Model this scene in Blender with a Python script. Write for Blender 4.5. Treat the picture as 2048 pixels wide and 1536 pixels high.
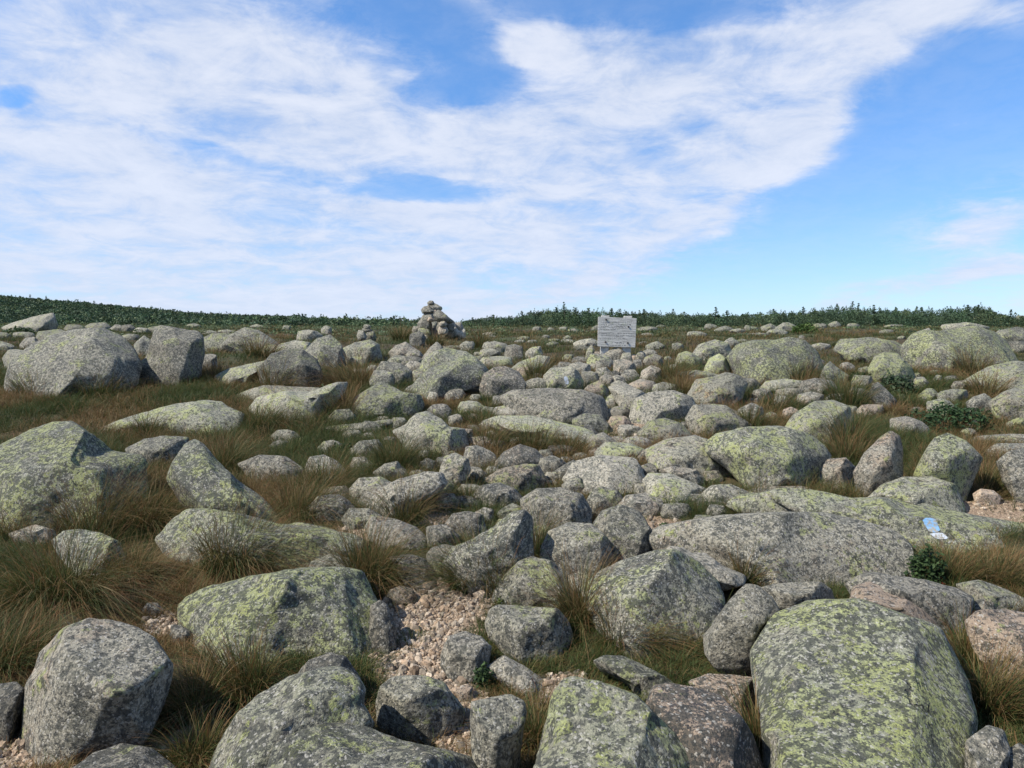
import bpy, bmesh, math, random, re
import numpy as np
from mathutils import Vector, noise
from mathutils.bvhtree import BVHTree
for o in list(bpy.data.objects): bpy.data.objects.remove(o)
scn = bpy.context.scene
COL = scn.collection
random.seed(7)
RNG = np.random.default_rng(11)

# ------------------------------------------------------------------ camera
W, H, F = 2048.0, 1536.0, 1409.0          # photo size and focal length in photo pixels
HORIZON = 655.0
CAMZ = 1.6
PITCH = math.atan((H/2-HORIZON)/F)
cam = bpy.data.cameras.new('camera'); camo = bpy.data.objects.new('camera', cam); COL.objects.link(camo)
camo.location = (0, 0, CAMZ); camo.rotation_euler = (math.pi/2-PITCH, 0, 0)
cam.sensor_width = 36; cam.sensor_fit = 'HORIZONTAL'; cam.lens = 36*F/W
cam.clip_start = 0.05; cam.clip_end = 9000
scn.camera = camo

# ------------------------------------------------------------------ light
SUN_EL, SUN_AZ = 48.0, -109.0               # degrees; azimuth from +Y (view direction), negative = left
scn.view_settings.view_transform = 'Standard'; scn.view_settings.look = 'None'
scn.view_settings.gamma = 1; scn.view_settings.exposure = 0.50
sl = bpy.data.lights.new('sun', 'SUN'); slo = bpy.data.objects.new('sun', sl); COL.objects.link(slo)
sl.energy = 4.6; sl.angle = math.radians(0.6); sl.color = (1.0, 0.94, 0.84)
_e, _a = math.radians(SUN_EL), math.radians(SUN_AZ)
sdir = Vector((math.sin(_a)*math.cos(_e), math.cos(_a)*math.cos(_e), math.sin(_e)))
slo.rotation_euler = sdir.to_track_quat('Z', 'Y').to_euler(); slo.location = sdir*60

def ray(px, py):
    """direction with y = 1 through a photo pixel"""
    cx = (px-W/2)/F; cy = (H/2-py)/F
    c, s = math.cos(PITCH), math.sin(PITCH)
    y = c+cy*s; z = cy*c-s
    return cx/y, z/y

# ------------------------------------------------------------------ node helpers
class S:
    """a socket (or number) one can calculate with"""
    def __init__(s, nt, v): s.nt, s.v = nt, v
    def _m(s, op, *a, clamp=False):
        n = s.nt.nodes.new('ShaderNodeMath'); n.operation = op; n.use_clamp = clamp
        for i, x in enumerate((s,)+a):
            if isinstance(x, S): x = x.v
            if isinstance(x, (int, float)): n.inputs[i].default_value = x
            else: s.nt.links.new(x, n.inputs[i])
        return S(s.nt, n.outputs[0])
    def __add__(s, o): return s._m('ADD', o)
    __radd__ = __add__
    def __mul__(s, o): return s._m('MULTIPLY', o)
    __rmul__ = __mul__
    def __sub__(s, o): return s._m('SUBTRACT', o)
    def __rsub__(s, o): return S(s.nt, o)._m('SUBTRACT', s)
    def __truediv__(s, o): return s._m('DIVIDE', o)
    def max(s, o): return s._m('MAXIMUM', o)
    def min(s, o): return s._m('MINIMUM', o)
    def abs(s): return s._m('ABSOLUTE')
    def pow(s, o): return s._m('POWER', o)
    def clamp(s): return s._m('ADD', 0.0, clamp=True)
    def step(s, lo, hi):
        n = s.nt.nodes.new('ShaderNodeMapRange'); n.interpolation_type = 'SMOOTHSTEP'
        s.nt.links.new(s.v, n.inputs[0])
        for i, x in ((1, lo), (2, hi)):
            if isinstance(x, S): s.nt.links.new(x.v, n.inputs[i])
            else: n.inputs[i].default_value = x
        return S(s.nt, n.outputs[0])

def tex_noise(nt, vec, scale, detail=4, rough=0.6, dist=0.0):
    n = nt.nodes.new('ShaderNodeTexNoise'); nt.links.new(vec, n.inputs['Vector'])
    n.inputs['Scale'].default_value = scale; n.inputs['Detail'].default_value = detail
    n.inputs['Roughness'].default_value = rough; n.inputs['Distortion'].default_value = dist
    return S(nt, n.outputs[0]), n.outputs[1]
def tex_vor(nt, vec, scale, rnd=1.0):
    n = nt.nodes.new('ShaderNodeTexVoronoi'); nt.links.new(vec, n.inputs['Vector'])
    n.inputs['Scale'].default_value = scale; n.inputs['Randomness'].default_value = rnd
    sep = nt.nodes.new('ShaderNodeSeparateColor'); nt.links.new(n.outputs['Color'], sep.inputs[0])
    return S(nt, n.outputs['Distance']), S(nt, sep.outputs[0]), S(nt, sep.outputs[1])
def mix(nt, f, a, b, mode='MIX'):
    n = nt.nodes.new('ShaderNodeMix'); n.data_type = 'RGBA'; n.blend_type = mode
    for k, x in ((0, f), (6, a), (7, b)):
        if isinstance(x, S): x = x.v
        if isinstance(x, (int, float)): n.inputs[k].default_value = x
        elif isinstance(x, tuple): n.inputs[k].default_value = x+(1,) if len(x) == 3 else x
        else: nt.links.new(x, n.inputs[k])
    return n.outputs[2]
def vmath(nt, op, a, b=None):
    n = nt.nodes.new('ShaderNodeVectorMath'); n.operation = op
    for i, x in enumerate((a, b)):
        if x is None: continue
        if isinstance(x, tuple): n.inputs[i].default_value = x
        else: nt.links.new(x, n.inputs[i])
    return n.outputs[0]
def obj_attr(nt, name):
    n = nt.nodes.new('ShaderNodeAttribute'); n.attribute_type = 'OBJECT'; n.attribute_name = name
    return S(nt, n.outputs['Fac'])

# ------------------------------------------------------------------ world: clear blue sky with a broken sheet of cloud
wd = bpy.data.worlds.new('World'); scn.world = wd; wd.use_nodes = True
nt = wd.node_tree; nt.nodes.clear()
sky = nt.nodes.new('ShaderNodeTexSky'); sky.sky_type = 'NISHITA'; sky.sun_disc = False
sky.sun_elevation = _e; sky.sun_rotation = _a
sky.altitude = 1400; sky.air_density = 1.0; sky.dust_density = 0.4; sky.ozone_density = 2.5
tc = nt.nodes.new('ShaderNodeTexCoord')
sx = nt.nodes.new('ShaderNodeSeparateXYZ'); nt.links.new(tc.outputs['Generated'], sx.inputs[0])
dx, dy, dz = (S(nt, sx.outputs[i]) for i in range(3))
yy = dy.abs().max(0.12)
u, v = dx/yy, dz/yy
# cloud-sheet coordinates: where the view ray meets a flat layer overhead
zz = dz.max(0.0)+0.20
cmb = nt.nodes.new('ShaderNodeCombineXYZ'); nt.links.new((dx/zz).v, cmb.inputs[0]); nt.links.new((dy/zz).v, cmb.inputs[1])
lay = cmb.outputs[0]
# warp the blob plane a little so that the cloud edges are ragged
wn, wc = tex_noise(nt, lay, 1.3, 5, 0.6)
wsep = nt.nodes.new('ShaderNodeSeparateColor'); nt.links.new(wc, wsep.inputs[0])
u2 = u+(S(nt, wsep.outputs[0])-0.5)*0.16
v2 = v+(S(nt, wsep.outputs[1])-0.5)*0.10
#        px    py   rx   ry  rot  amp
BLOBS = [(150, 420, 620, 420,   0,  .62), (560, 560, 760, 130,   3,  .55), (420, 130, 480, 170, -22,  .34),
         (1250, 330, 430, 200,  15,  .62), (1520, 200, 350, 150,  24,  .62), (1180, 440, 330, 130,  8,  .5),
         (700, 420, 300, 60, -12, .22), (880, 260, 330, 60, -14, .30),
         (1420, 100, 420, 70,  0,  .42), (1880, 15, 220, 45, -5,  .30), (1930, 440, 180, 40,   8,  .40),
         (1900, 540, 300, 38,  12,  .34), (1040, 90, 110, 55,   0,  .42), (1080, 600, 420, 36, 0, .30),
         (880, 375, 190, 30, -6, -.6), (850, 50, 150, 60, -30, -.42), (920, 190, 120, 34, 10, -.42),
         (540, 345, 190, 34, -12, -.38), (330, 260, 150, 22, -20, -.32), (660, 440, 160, 26, -8, -.4), (1300, 20, 260, 34, -5, -.4),
         (10, 190, 60, 22, 0, -.5), (1680, 420, 330, 110,  32, -.5), (1960, 200, 230, 130,  10, -.6), (1400, 560, 380, 50, 5, -.35)]
cov = None
for (bx, by, rx, ry, rot, amp) in BLOBS:
    cu, cv = ray(bx, by)
    c, s_ = math.cos(math.radians(rot)), math.sin(math.radians(rot))
    a, b = u2-cu, v2-cv
    p = (a*c+b*s_)*(F/rx); q = (b*c-a*s_)*(F/ry)
    g = (1.0-(p*p+q*q)*0.55).max(0.0)
    g = g*g*amp if amp > 0 else g*amp
    cov = g if cov is None else cov+g
cov = cov.min(0.38).max(-0.30)
n1, _ = tex_noise(nt, lay, 1.5, 8, 0.58, 0.6)
n2, _ = tex_noise(nt, lay, 4.6, 8, 0.66, 0.5)
n3, _ = tex_noise(nt, vmath(nt, 'MULTIPLY', tc.outputs['Generated'], (1.0, 1.0, 4.0)), 6.0, 6, 0.6, 0.4)
n4, _ = tex_noise(nt, lay, 12.0, 6, 0.7, 0.3)
nn = n1*0.50+n2*0.42+n3*0.22+n4*0.10-0.62
mask = (cov+nn*2.1).step(-0.16, 0.50)
veil = (n2*0.5+n4*0.35+n1*0.3-0.50).step(-.06, .16)*(cov+0.42).clamp()*0.75
mask = mask.max(veil)
shade = (n2*0.7+n3*0.45+n1*0.2+n4*0.2).step(0.50, 1.02)
hz = (1.0-dz.max(0.0)/0.30).clamp()
blue = mix(nt, 1.0, sky.outputs[0], mix(nt, dz.step(.0, .42), (0.64, 0.84, 1.08), (0.90, 1.28, 1.58)), 'MULTIPLY')
blue = mix(nt, hz.pow(2.0)*0.45, blue, (4.6, 6.2, 8.4))
ccol = mix(nt, shade, (3.9, 4.6, 6.0), (5.9, 6.2, 7.0))
ccol = mix(nt, hz*0.55, ccol, (4.9, 5.6, 7.1))
bg = nt.nodes.new('ShaderNodeBackground'); bg.inputs[1].default_value = 0.1
nt.links.new(mix(nt, mask*0.93, blue, ccol), bg.inputs[0])
wo = nt.nodes.new('ShaderNodeOutputWorld'); nt.links.new(bg.outputs[0], wo.inputs[0])

# ------------------------------------------------------------------ terrain
_TAB = [(1900, 1.15), (1700, 1.75), (1536, 2.4), (1310, 3.35), (1100, 4.9), (1000, 6.1), (900, 8.0), (800, 11.0),
        (720, 15.5), (685, 21.0), (668, 28.0), (659, 38.0), (653.5, 50.0)]
_Y = np.array([y for _, y in _TAB]); _Z = np.array([CAMZ+ray(1024, p)[1]*y for p, y in _TAB])
_lx = np.log(_Y); _m = np.gradient(_Z, _lx)
def baseZ(Y):
    """smooth height profile of the slope along the view"""
    Y = np.asarray(Y, float); q = np.log(np.clip(Y, _Y[0], _Y[-1]))
    i = np.clip(np.searchsorted(_lx, q)-1, 0, len(_lx)-2)
    h = _lx[i+1]-_lx[i]; t = (q-_lx[i])/h
    z = ((2*t**3-3*t**2+1)*_Z[i]+(t**3-2*t**2+t)*h*_m[i]+(-2*t**3+3*t**2)*_Z[i+1]+(t**3-t**2)*h*_m[i+1])
    return z
def sm(a, b, x):
    t = np.clip((np.asarray(x, float)-a)/(b-a), 0, 1); return t*t*(3-2*t)
_HU = [-3, -1.1, -.727, -.585, -.443, -.33, -.23, -.10, 0, .3, .72, 1.2]
_HS = [.05, .05, .0395, .028, .0145, .0105, .004, .0015, 0.0, 0.0, 0.001, 0.003]
def groundZ(x, Y):
    x = np.asarray(x, float); Y = np.asarray(Y, float)
    u = x/np.maximum(Y, 5)
    z = baseZ(Y)
    z = z+np.interp(u, _HU, _HS)*np.minimum(Y, 130)*sm(34, 110, Y)
    z = z-np.maximum(Y-60, 0)*0.012*(1-sm(-.35, -.05, -u)) - np.maximum(Y-130, 0)*0.03
    z = z-np.maximum(np.abs(x)-60-Y*.9, 0)*.03
    wob = .035*np.sin(x*1.9+Y*.7)*np.sin(Y*1.3-x*.6)+.02*np.sin(x*4.1+1)*np.sin(Y*3.7)
    return z+wob*sm(0.5, 5, Y)*(1+sm(12, 40, Y)*1.2)
_SY = np.exp(np.linspace(np.log(.6), np.log(150), 900))
def at(px, py):
    """point of the ground seen through a photo pixel"""
    rx, rz = ray(px, py)
    zz = CAMZ+rz*_SY
    below = np.nonzero(zz <= groundZ(rx*_SY, _SY))[0]
    if len(below) == 0: Y = 52.0
    else:
        k = max(below[0], 1); a = zz[k-1]-groundZ(rx*_SY[k-1], _SY[k-1]); b = zz[k]-groundZ(rx*_SY[k], _SY[k])
        Y = float(_SY[k-1]+(_SY[k]-_SY[k-1])*a/(a-b+1e-9))
    return Vector((rx*Y, Y, float(groundZ(rx*Y, Y))))

def mesh_obj(name, V, Fc, mat, smooth=False, parent=None, colors=None, loc=None):
    """V: n x 3, Fc: m x 3 or m x 4 index array; one mesh object"""
    V = np.asarray(V, np.float32); Fc = np.asarray(Fc, np.int32)
    if loc is not None: V = V-np.asarray(loc, np.float32)
    me = bpy.data.meshes.new(name)
    k = Fc.shape[1]
    me.vertices.add(len(V)); me.vertices.foreach_set('co', V.ravel())
    me.loops.add(Fc.size); me.loops.foreach_set('vertex_index', Fc.ravel())
    me.polygons.add(len(Fc)); me.polygons.foreach_set('loop_start', np.arange(0, Fc.size, k, dtype=np.int32))
    me.polygons.foreach_set('loop_total', np.full(len(Fc), k, np.int32))
    me.polygons.foreach_set('use_smooth', np.full(len(Fc), smooth))
    if colors is not None:
        a = me.color_attributes.new('tone', 'FLOAT_COLOR', 'POINT')
        c = np.ones((len(V), 4), np.float32); c[:, :3] = colors; a.data.foreach_set('color', c.ravel())
    me.update(); me.validate()
    me.materials.append(mat)
    o = bpy.data.objects.new(name, me); COL.objects.link(o)
    if loc is not None: o.location = loc
    if parent is not None:
        o.parent = parent
        o.location = (0, 0, 0) if loc is None else tuple(np.asarray(loc)-np.asarray(parent.location))
    return o
def tag(o, label=None, cat=None, group=None, kind=None):
    if label: o['label'] = label
    if cat: o['category'] = cat
    if group: o['group'] = group
    if kind: o['kind'] = kind
    return o

def new_mat(name):
    m = bpy.data.materials.new(name); m.use_nodes = True; nt = m.node_tree; nt.nodes.clear()
    out = nt.nodes.new('ShaderNodeOutputMaterial'); b = nt.nodes.new('ShaderNodeBsdfPrincipled')
    b.inputs['Specular IOR Level'].default_value = 0.25; b.inputs['Roughness'].default_value = 0.85
    nt.links.new(b.outputs[0], out.inputs[0])
    return m, nt, b
def bump(nt, b, h, strength, dist):
    n = nt.nodes.new('ShaderNodeBump'); n.inputs['Strength'].default_value = strength; n.inputs['Distance'].default_value = dist
    nt.links.new(h.v, n.inputs['Height']); nt.links.new(n.outputs[0], b.inputs['Normal'])

# ------------------------------------------------------------------ materials
def rock_material():
    m, nt, b = new_mat('granite')
    tc = nt.nodes.new('ShaderNodeTexCoord'); oi = nt.nodes.new('ShaderNodeObjectInfo')
    cm = nt.nodes.new('ShaderNodeCombineXYZ')
    for i in range(3): nt.links.new((S(nt, oi.outputs['Random'])*(37.0+i*11)).v, cm.inputs[i])
    P = vmath(nt, 'ADD', tc.outputs['Object'], cm.outputs[0])
    lich, blk, pink, orng, tone = (obj_attr(nt, k) for k in ('lichen', 'black', 'pink', 'orange', 'tone'))
    big, bigc = tex_noise(nt, P, 1.9, 5, 0.6)
    mid, midc = tex_noise(nt, P, 8.0, 6, 0.68)
    fine, _ = tex_noise(nt, P, 60.0, 5, 0.8)
    grit, _ = tex_noise(nt, P, 150.0, 3, 0.7)
    Pw = vmath(nt, 'ADD', P, vmath(nt, 'MULTIPLY', midc, (.05, .05, .05)))
    gd, g1, g2 = tex_vor(nt, Pw, 125.0)
    geo = nt.nodes.new('ShaderNodeNewGeometry'); sn = nt.nodes.new('ShaderNodeSeparateXYZ')
    nt.links.new(geo.outputs['Normal'], sn.inputs[0]); up = S(nt, sn.outputs[2])
    # bare granite
    c = mix(nt, fine.step(.38, .62), (.185, .17, .135), (.52, .47, .365))
    c = mix(nt, (big*0.6+mid*0.5).step(.45, .68)*0.5, c, (.27, .255, .205))
    # sage-grey crust on most of the surface
    c = mix(nt, (mid*0.7+fine*0.35+up*0.10).step(.44, .66)*0.50*lich.step(.0, .8), c, (.255, .285, .175))
    c = mix(nt, ((mid-.5)*1.2+(big-.5)*1.2+(fine-.5)*.6).step(-.30, -.04)*(-.72)+.72, c, (.10, .104, .082))
    vc = nt.nodes.new('ShaderNodeTexVoronoi'); vc.feature = 'DISTANCE_TO_EDGE'; vc.inputs['Scale'].default_value = 2.3
    nt.links.new(vmath(nt, 'ADD', P, vmath(nt, 'MULTIPLY', bigc, (.5, .5, .5))), vc.inputs['Vector'])
    crack = (0.016-S(nt, vc.outputs['Distance'])+(mid-.5)*.02).step(0, .012)*(big+mid*.4-.80).step(0, .08)
    # pink and tan freshly worn granite
    c = mix(nt, (pink+(mid*0.8+big*0.7-0.78)*1.4).step(.25, .65)*0.7, c, (.46, .335, .235))
    c = mix(nt, (orng+(mid+big-1.0)*1.6-0.42).step(-.05, .25)*(.55+0*fine), c, (.50, .30, .11))
    # yellow-green map lichen: blotches broken up into specks
    Pl = vmath(nt, 'ADD', P, vmath(nt, 'MULTIPLY', midc, (.09, .09, .09)))
    ld, l1, l2 = tex_vor(nt, Pl, 12.0)
    ld2, l3, l4 = tex_vor(nt, Pl, 38.0)
    zb, _ = tex_noise(nt, P, 3.8, 4, 0.6)
    zone = (big*0.8+(zb-.5)*3.8+up*0.14+lich*1.05-1.22)
    r1 = (zone*0.75+l1*0.30-ld*0.85+0.22+(fine-.5)*1.1).step(-.02, .14)
    r2 = (zone*0.7+l3*0.34-ld2*0.8+0.16+(grit-.5)*0.9).step(0.0, .16)
    lm = r1.max(r2*0.85)*(grit*0.9+fine*0.9).step(.66, .98)
    c = mix(nt, lm*0.92, c, mix(nt, mid.step(.35, .65), (.38, .41, .125), (.44, .46, .24)))
    # black lichen patches and pepper
    bm_ = ((1.0-mid)*1.0+(fine-.5)*1.3+blk*0.52-big*0.5-0.58).step(.0, .13)
    c = mix(nt, bm_*0.92, c, (.045, .045, .05))
    pep = (blk*0.20+0.12-g1+(grit-.5)*.5).step(0, .1)
    c = mix(nt, pep*0.8, c, (.05, .05, .048))
    sp1, _ = tex_noise(nt, P, 27.0, 4, 0.7)
    c = mix(nt, ((1.0-sp1)+blk*.16+(mid-.5)*.4-.555).step(-.02, .05)*0.78, c, (.055, .058, .052))
    c = mix(nt, (g2-.90).step(0, .05)*0.6, c, (.58, .55, .48))
    c = mix(nt, crack*.8, c, (.05, .045, .04))
    c = mix(nt, 1.0, c, mixval(nt, tone), 'MULTIPLY')
    nt.links.new(c, b.inputs['Base Color'])
    h = mid*0.55+fine*0.34+grit*0.10+big*0.3-gd*0.10+lm*0.05-crack*0.8
    bump(nt, b, h, 1.0, 0.045)
    return m
def mixval(nt, s):
    n = nt.nodes.new('ShaderNodeCombineColor')
    for i in range(3): nt.links.new(s.v, n.inputs[i])
    return n.outputs[0]
M_ROCK = rock_material()

def tone_material(name, rough=0.8, trans=0.0, bumpy=0.0):
    m, nt, b = new_mat(name)
    a = nt.nodes.new('ShaderNodeAttribute'); a.attribute_name = 'tone'
    nt.links.new(a.outputs['Color'], b.inputs['Base Color']); b.inputs['Roughness'].default_value = rough
    if trans:
        t = nt.nodes.new('ShaderNodeBsdfTranslucent'); nt.links.new(a.outputs['Color'], t.inputs[0])
        mx = nt.nodes.new('ShaderNodeMixShader'); mx.inputs[0].default_value = trans
        nt.links.new(b.outputs[0], mx.inputs[1]); nt.links.new(t.outputs[0], mx.inputs[2])
        nt.links.new(mx.outputs[0], nt.nodes['Material Output'].inputs[0])
    if bumpy:
        tc = nt.nodes.new('ShaderNodeTexCoord'); n, _ = tex_noise(nt, tc.outputs['Object'], 160, 3)
        bump(nt, b, n, 0.8, bumpy)
    return m
M_GRASS = tone_material('grass_blades', 0.6, 0.3)
M_NEEDLE = tone_material('spruce_needles', 0.7, 0.15)
M_LEAF = tone_material('shrub_leaves', 0.75, 0.2)
M_GRAVEL = tone_material('granite_gravel', 0.9, 0, 0.004)

def ground_material():
    m, nt, b = new_mat('soil_and_heath')
    tc = nt.nodes.new('ShaderNodeTexCoord'); P = tc.outputs['Object']
    a = nt.nodes.new('ShaderNodeAttribute'); a.attribute_name = 'tone'
    sp = nt.nodes.new('ShaderNodeSeparateColor'); nt.links.new(a.outputs['Color'], sp.inputs[0])
    grav, heath, green = (S(nt, sp.outputs[i]) for i in range(3))
    big, _ = tex_noise(nt, P, .9, 5); mid, _ = tex_noise(nt, P, 6, 6, .7); fine, _ = tex_noise(nt, P, 60, 4, .75)
    wide, _ = tex_noise(nt, vmath(nt, 'MULTIPLY', P, (.35, 1, 1)), .22, 5, .6)
    c = mix(nt, (mid*.6+fine*.5).step(.42, .68), (.035, .027, .015), (.12, .08, .042))
    c = mix(nt, (big+mid-.85).step(.0, .25)*0.6, c, (.055, .06, .022))
    h1 = mix(nt, (mid*.5+fine*.6).step(.42, .66), (.028, .028, .014), (.082, .056, .032))
    h1 = mix(nt, wide.step(.42, .62), h1, mix(nt, fine.step(.4, .6), (.045, .055, .022), (.075, .08, .035)))
    c = mix(nt, heath, c, h1)
    c = mix(nt, green, c, mix(nt, (mid*.5+fine*.5).step(.4, .6), (.026, .042, .016), (.075, .10, .032)))
    vd, v1, v2 = tex_vor(nt, P, 90.0)
    gr = mix(nt, v1, (.24, .165, .105), (.52, .40, .28)); gr = mix(nt, vd.step(.35, .75)*.7, gr, (.12, .08, .055))
    gm = (grav+(mid-.5)*1.1+(fine-.5)*.5).step(.38, .62)
    c = mix(nt, gm, c, gr)
    nt.links.new(c, b.inputs['Base Color']); b.inputs['Roughness'].default_value = .95
    bump(nt, b, mid*.5+fine*.5-vd*.25, 0.8, 0.03)
    return m
M_GROUND = ground_material()
def weathered_wood():
    m, nt, b = new_mat('weathered_wood')
    tc = nt.nodes.new('ShaderNodeTexCoord')
    P = tc.outputs['Object']
    g, _ = tex_noise(nt, vmath(nt, 'MULTIPLY', P, (1.6, 8, 30)), 3.2, 6, .7, .6)
    f, _ = tex_noise(nt, vmath(nt, 'MULTIPLY', P, (5, 20, 60)), 5.0, 3, .7, .2)
    c = mix(nt, (g*.7+f*.4).step(.42, .66), (.24, .23, .21), (.70, .68, .62))
    l, _ = tex_noise(nt, P, 7.0, 5, .7); c = mix(nt, l.step(.58, .7)*.5, c, (.32, .36, .22))
    nt.links.new(c, b.inputs['Base Color']); bump(nt, b, g+f*.4, .8, .006)
    return m
M_WOOD = weathered_wood()
def plain(name, col, rough=.6, metal=0, brk=.0):
    m, nt, b = new_mat(name)
    tc = nt.nodes.new('ShaderNodeTexCoord'); n, _ = tex_noise(nt, tc.outputs['Object'], 55, 5, .8)
    c2 = tuple(x*.55 for x in col)
    c = mix(nt, n.step(.35, .6), c2, col)
    nt.links.new(c, b.inputs['Base Color']); b.inputs['Roughness'].default_value = rough; b.inputs['Metallic'].default_value = metal
    bump(nt, b, n, .5, .004)
    return m
M_BOLT = plain('rusty_steel', (.10, .09, .085), .6, .6)
M_CARVE = plain('carved_groove', (.20, .195, .185), .9)
def paint_mat(name, col, thr):
    m, nt, b = new_mat(name)
    tc = nt.nodes.new('ShaderNodeTexCoord')
    n, _ = tex_noise(nt, tc.outputs['Object'], 38, 6, .8); n2, _ = tex_noise(nt, tc.outputs['Object'], 9, 4, .6)
    c = mix(nt, (n*.7+n2*.5).step(thr, thr+.08), col, (.30, .275, .22))
    nt.links.new(c, b.inputs['Base Color']); bump(nt, b, n, .6, .006)
    return m
M_BLUE = paint_mat('blue_trail_paint', (.19, .36, .56), .635)
M_PALE = paint_mat('pale_trail_paint', (.45, .49, .53), .63)
M_BARK = plain('spruce_bark', (.13, .11, .09), .9)

# ------------------------------------------------------------------ rocks
_ICO = {}
def ico(n):
    if n not in _ICO:
        bm = bmesh.new(); bmesh.ops.create_icosphere(bm, subdivisions=n, radius=1)
        V = np.array([v.co[:] for v in bm.verts]); Fc = np.array([[v.index for v in f.verts] for f in bm.faces])
        bm.free(); _ICO[n] = (V, Fc)
    return _ICO[n]
def outline_radius(P, cx, cy):
    """radius of a traced outline round its centre, sampled over 256 directions (y up)"""
    n = len(P); A = np.linspace(0, 2*np.pi, 256, endpoint=False); R = np.zeros(256)
    for i, a in enumerate(A):
        d = (math.cos(a), -math.sin(a)); best = 0
        for k in range(n):
            x1, y1 = P[k][0]-cx, P[k][1]-cy; x2, y2 = P[(k+1) % n][0]-cx, P[(k+1) % n][1]-cy
            ex, ey = x2-x1, y2-y1; den = d[0]*ey-d[1]*ex
            if abs(den) < 1e-9: continue
            t = (x1*ey-y1*ex)/den; s = (x1*d[1]-y1*d[0])/den
            if t > 0 and -1e-6 <= s <= 1+1e-6: best = max(best, t)
        R[i] = best
    R[R == 0] = np.median(R)
    k = np.array([0, 1, 2, 1, 0.])/4; R = np.convolve(np.r_[R[-2:], R, R[:2]], k, 'valid')
    return R
ROCKS = []        # footprint records, so that grass keeps off the stones
NROCK = [0]
DEF = dict(l=.45, k=.2, p=.1, o=0., t=1., e=.60, n=.5, g=0., s=0., d=1., c=0., f=.0, m=1.)
def rock(label, par, P, name=None, cat=None, group=None):
    q = dict(DEF)
    for m in re.finditer(r'([a-z])(-?[\d.]+)', par): q[m.group(1)] = float(m.group(2))
    P = [tuple(map(float, s.split(','))) for s in P.split()] if isinstance(P, str) else P
    NROCK[0] += 1; seed = NROCK[0]; rng = random.Random(seed*17+3)
    xs = [p[0] for p in P]; ys = [p[1] for p in P]
    A = cxx = cyy = 0
    for i in range(len(P)):
        x1, y1 = P[i]; x2, y2 = P[(i+1) % len(P)]; w = x1*y2-x2*y1; A += w; cxx += (x1+x2)*w; cyy += (y1+y2)*w
    cx, cy = cxx/(3*A), cyy/(3*A)
    R = outline_radius(P, cx, cy)*(1.035+.0*q['s'])+1.0
    wpx, hpx = max(xs)-min(xs), max(ys)-min(ys)
    yb = max(ys); gy = q['g'] or yb
    Y0 = at(cx, gy).y
    sc = Y0/F                                      # metres per pixel there
    wm, hm = wpx*sc, hpx*sc
    t = .5*(.5*min(wm, 2.2*hm)+.5*hm)*q['d']       # half thickness
    Vb = (yb-cy)*sc
    lean = q['n']
    Yc = Y0+lean*Vb*(0 if q['s'] else 1)+.5*t+q['f']
    sc = Yc/F
    big = max(wpx, hpx)
    sub = 6 if big > 330 else 5 if big > 75 else 4 if big > 24 else 3
    V, Fc = ico(sub)
    x, y, z = V[:, 0], V[:, 1], V[:, 2]
    sin = np.sqrt(x*x+y*y); e = q['e']
    rho = sin**e; h = np.sign(z)*np.abs(z)**e
    phi = np.arctan2(y, x) % (2*np.pi)
    fi = phi/(2*np.pi)*256; i0 = fi.astype(int) % 256; fr = fi-np.floor(fi)
    Rv = R[i0]*(1-fr)+R[(i0+1) % 256]*fr
    # broad flat facets on the near face give ridges inside the outline
    un, vn = rho*np.cos(phi), rho*np.sin(phi)
    for k in range(2):
        a = rng.uniform(0, 2*math.pi); sl = rng.uniform(.2, .6); c0 = rng.uniform(.66, .95)
        pl = np.maximum(c0+sl*(un*math.cos(a)+vn*math.sin(a)), .05)
        kk = .06; hh = np.clip(.5+.5*(pl-h)/kk, 0, 1); sm_ = pl*(1-hh)+h*hh-kk*hh*(1-hh)
        h = np.where(h > 0, np.where(h > .25, sm_, np.minimum(h, np.maximum(sm_, 0))), h)
    # split along its joints: a top, a front and two side faces meet in crisp edges, then corners broken off
    q3 = np.stack([un, vn, h], 1); small = max(wpx, hpx) < 200
    g = rng.gauss
    cuts = [((g(0, .16), .70, .68), .72), ((g(0, .3), -.38, .9), .74), ((-.78, g(0, .25), .58), .80), ((.78, g(0, .25), .58), .80)]
    for k in range(int(q['c']) or 5):
        cuts.append(((g(0, 1), g(0, 1), .5+abs(g(0, .9))), .84))
    if q['c']: cuts = cuts[1:] if q['c'] != 2 else cuts[2:]
    for d3, c0 in cuts:
        d3 = np.array(d3); d3 = d3/np.linalg.norm(d3); s3 = q3@d3-c0-rng.uniform(-.05, .10)
        q3 = q3-np.where(s3 > 0, s3, 0)[:, None]*d3
    un, vn, h = q3[:, 0]*1.03, q3[:, 1]*1.03, np.where(q3[:, 2] > 0, q3[:, 2]*1.22, q3[:, 2])
    du = Rv*un; dv = Rv*vn
    if not q['s']:
        vb = yb-cy; dv = np.where(dv < 0, dv*(1+.5*np.abs(dv)/max(vb, 1)), dv)
    # shape noise in metres
    L = max(.3*(wm+hm), .03); off = Vector((seed*3.7, seed*1.3, seed*7.1))
    depth = -h*t+lean*dv*sc
    X = du*sc; Z = dv*sc
    n3 = np.empty(len(V)); n2 = np.empty(len(V))
    fq = 2.6/L
    for k in range(len(V)):
        p = Vector((X[k], depth[k], Z[k]))*fq+off
        n3[k] = noise.fractal(p, .9, 2.1, 4 if sub > 4 else 3)
        n2[k] = abs(noise.noise(p*.8+off))
    amp = (.034 if small else .036)*L*q['m']
    rad = np.stack([X, depth*1.0, Z], 1); nr = np.linalg.norm(rad, axis=1)+1e-9
    disp = amp*(n3*.9-(np.maximum(0, .16-n2)*3.0))
    X = X+rad[:, 0]/nr*disp*.8; Z = Z+rad[:, 2]/nr*disp*.8; depth = depth+rad[:, 1]/nr*disp*1.1
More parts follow.
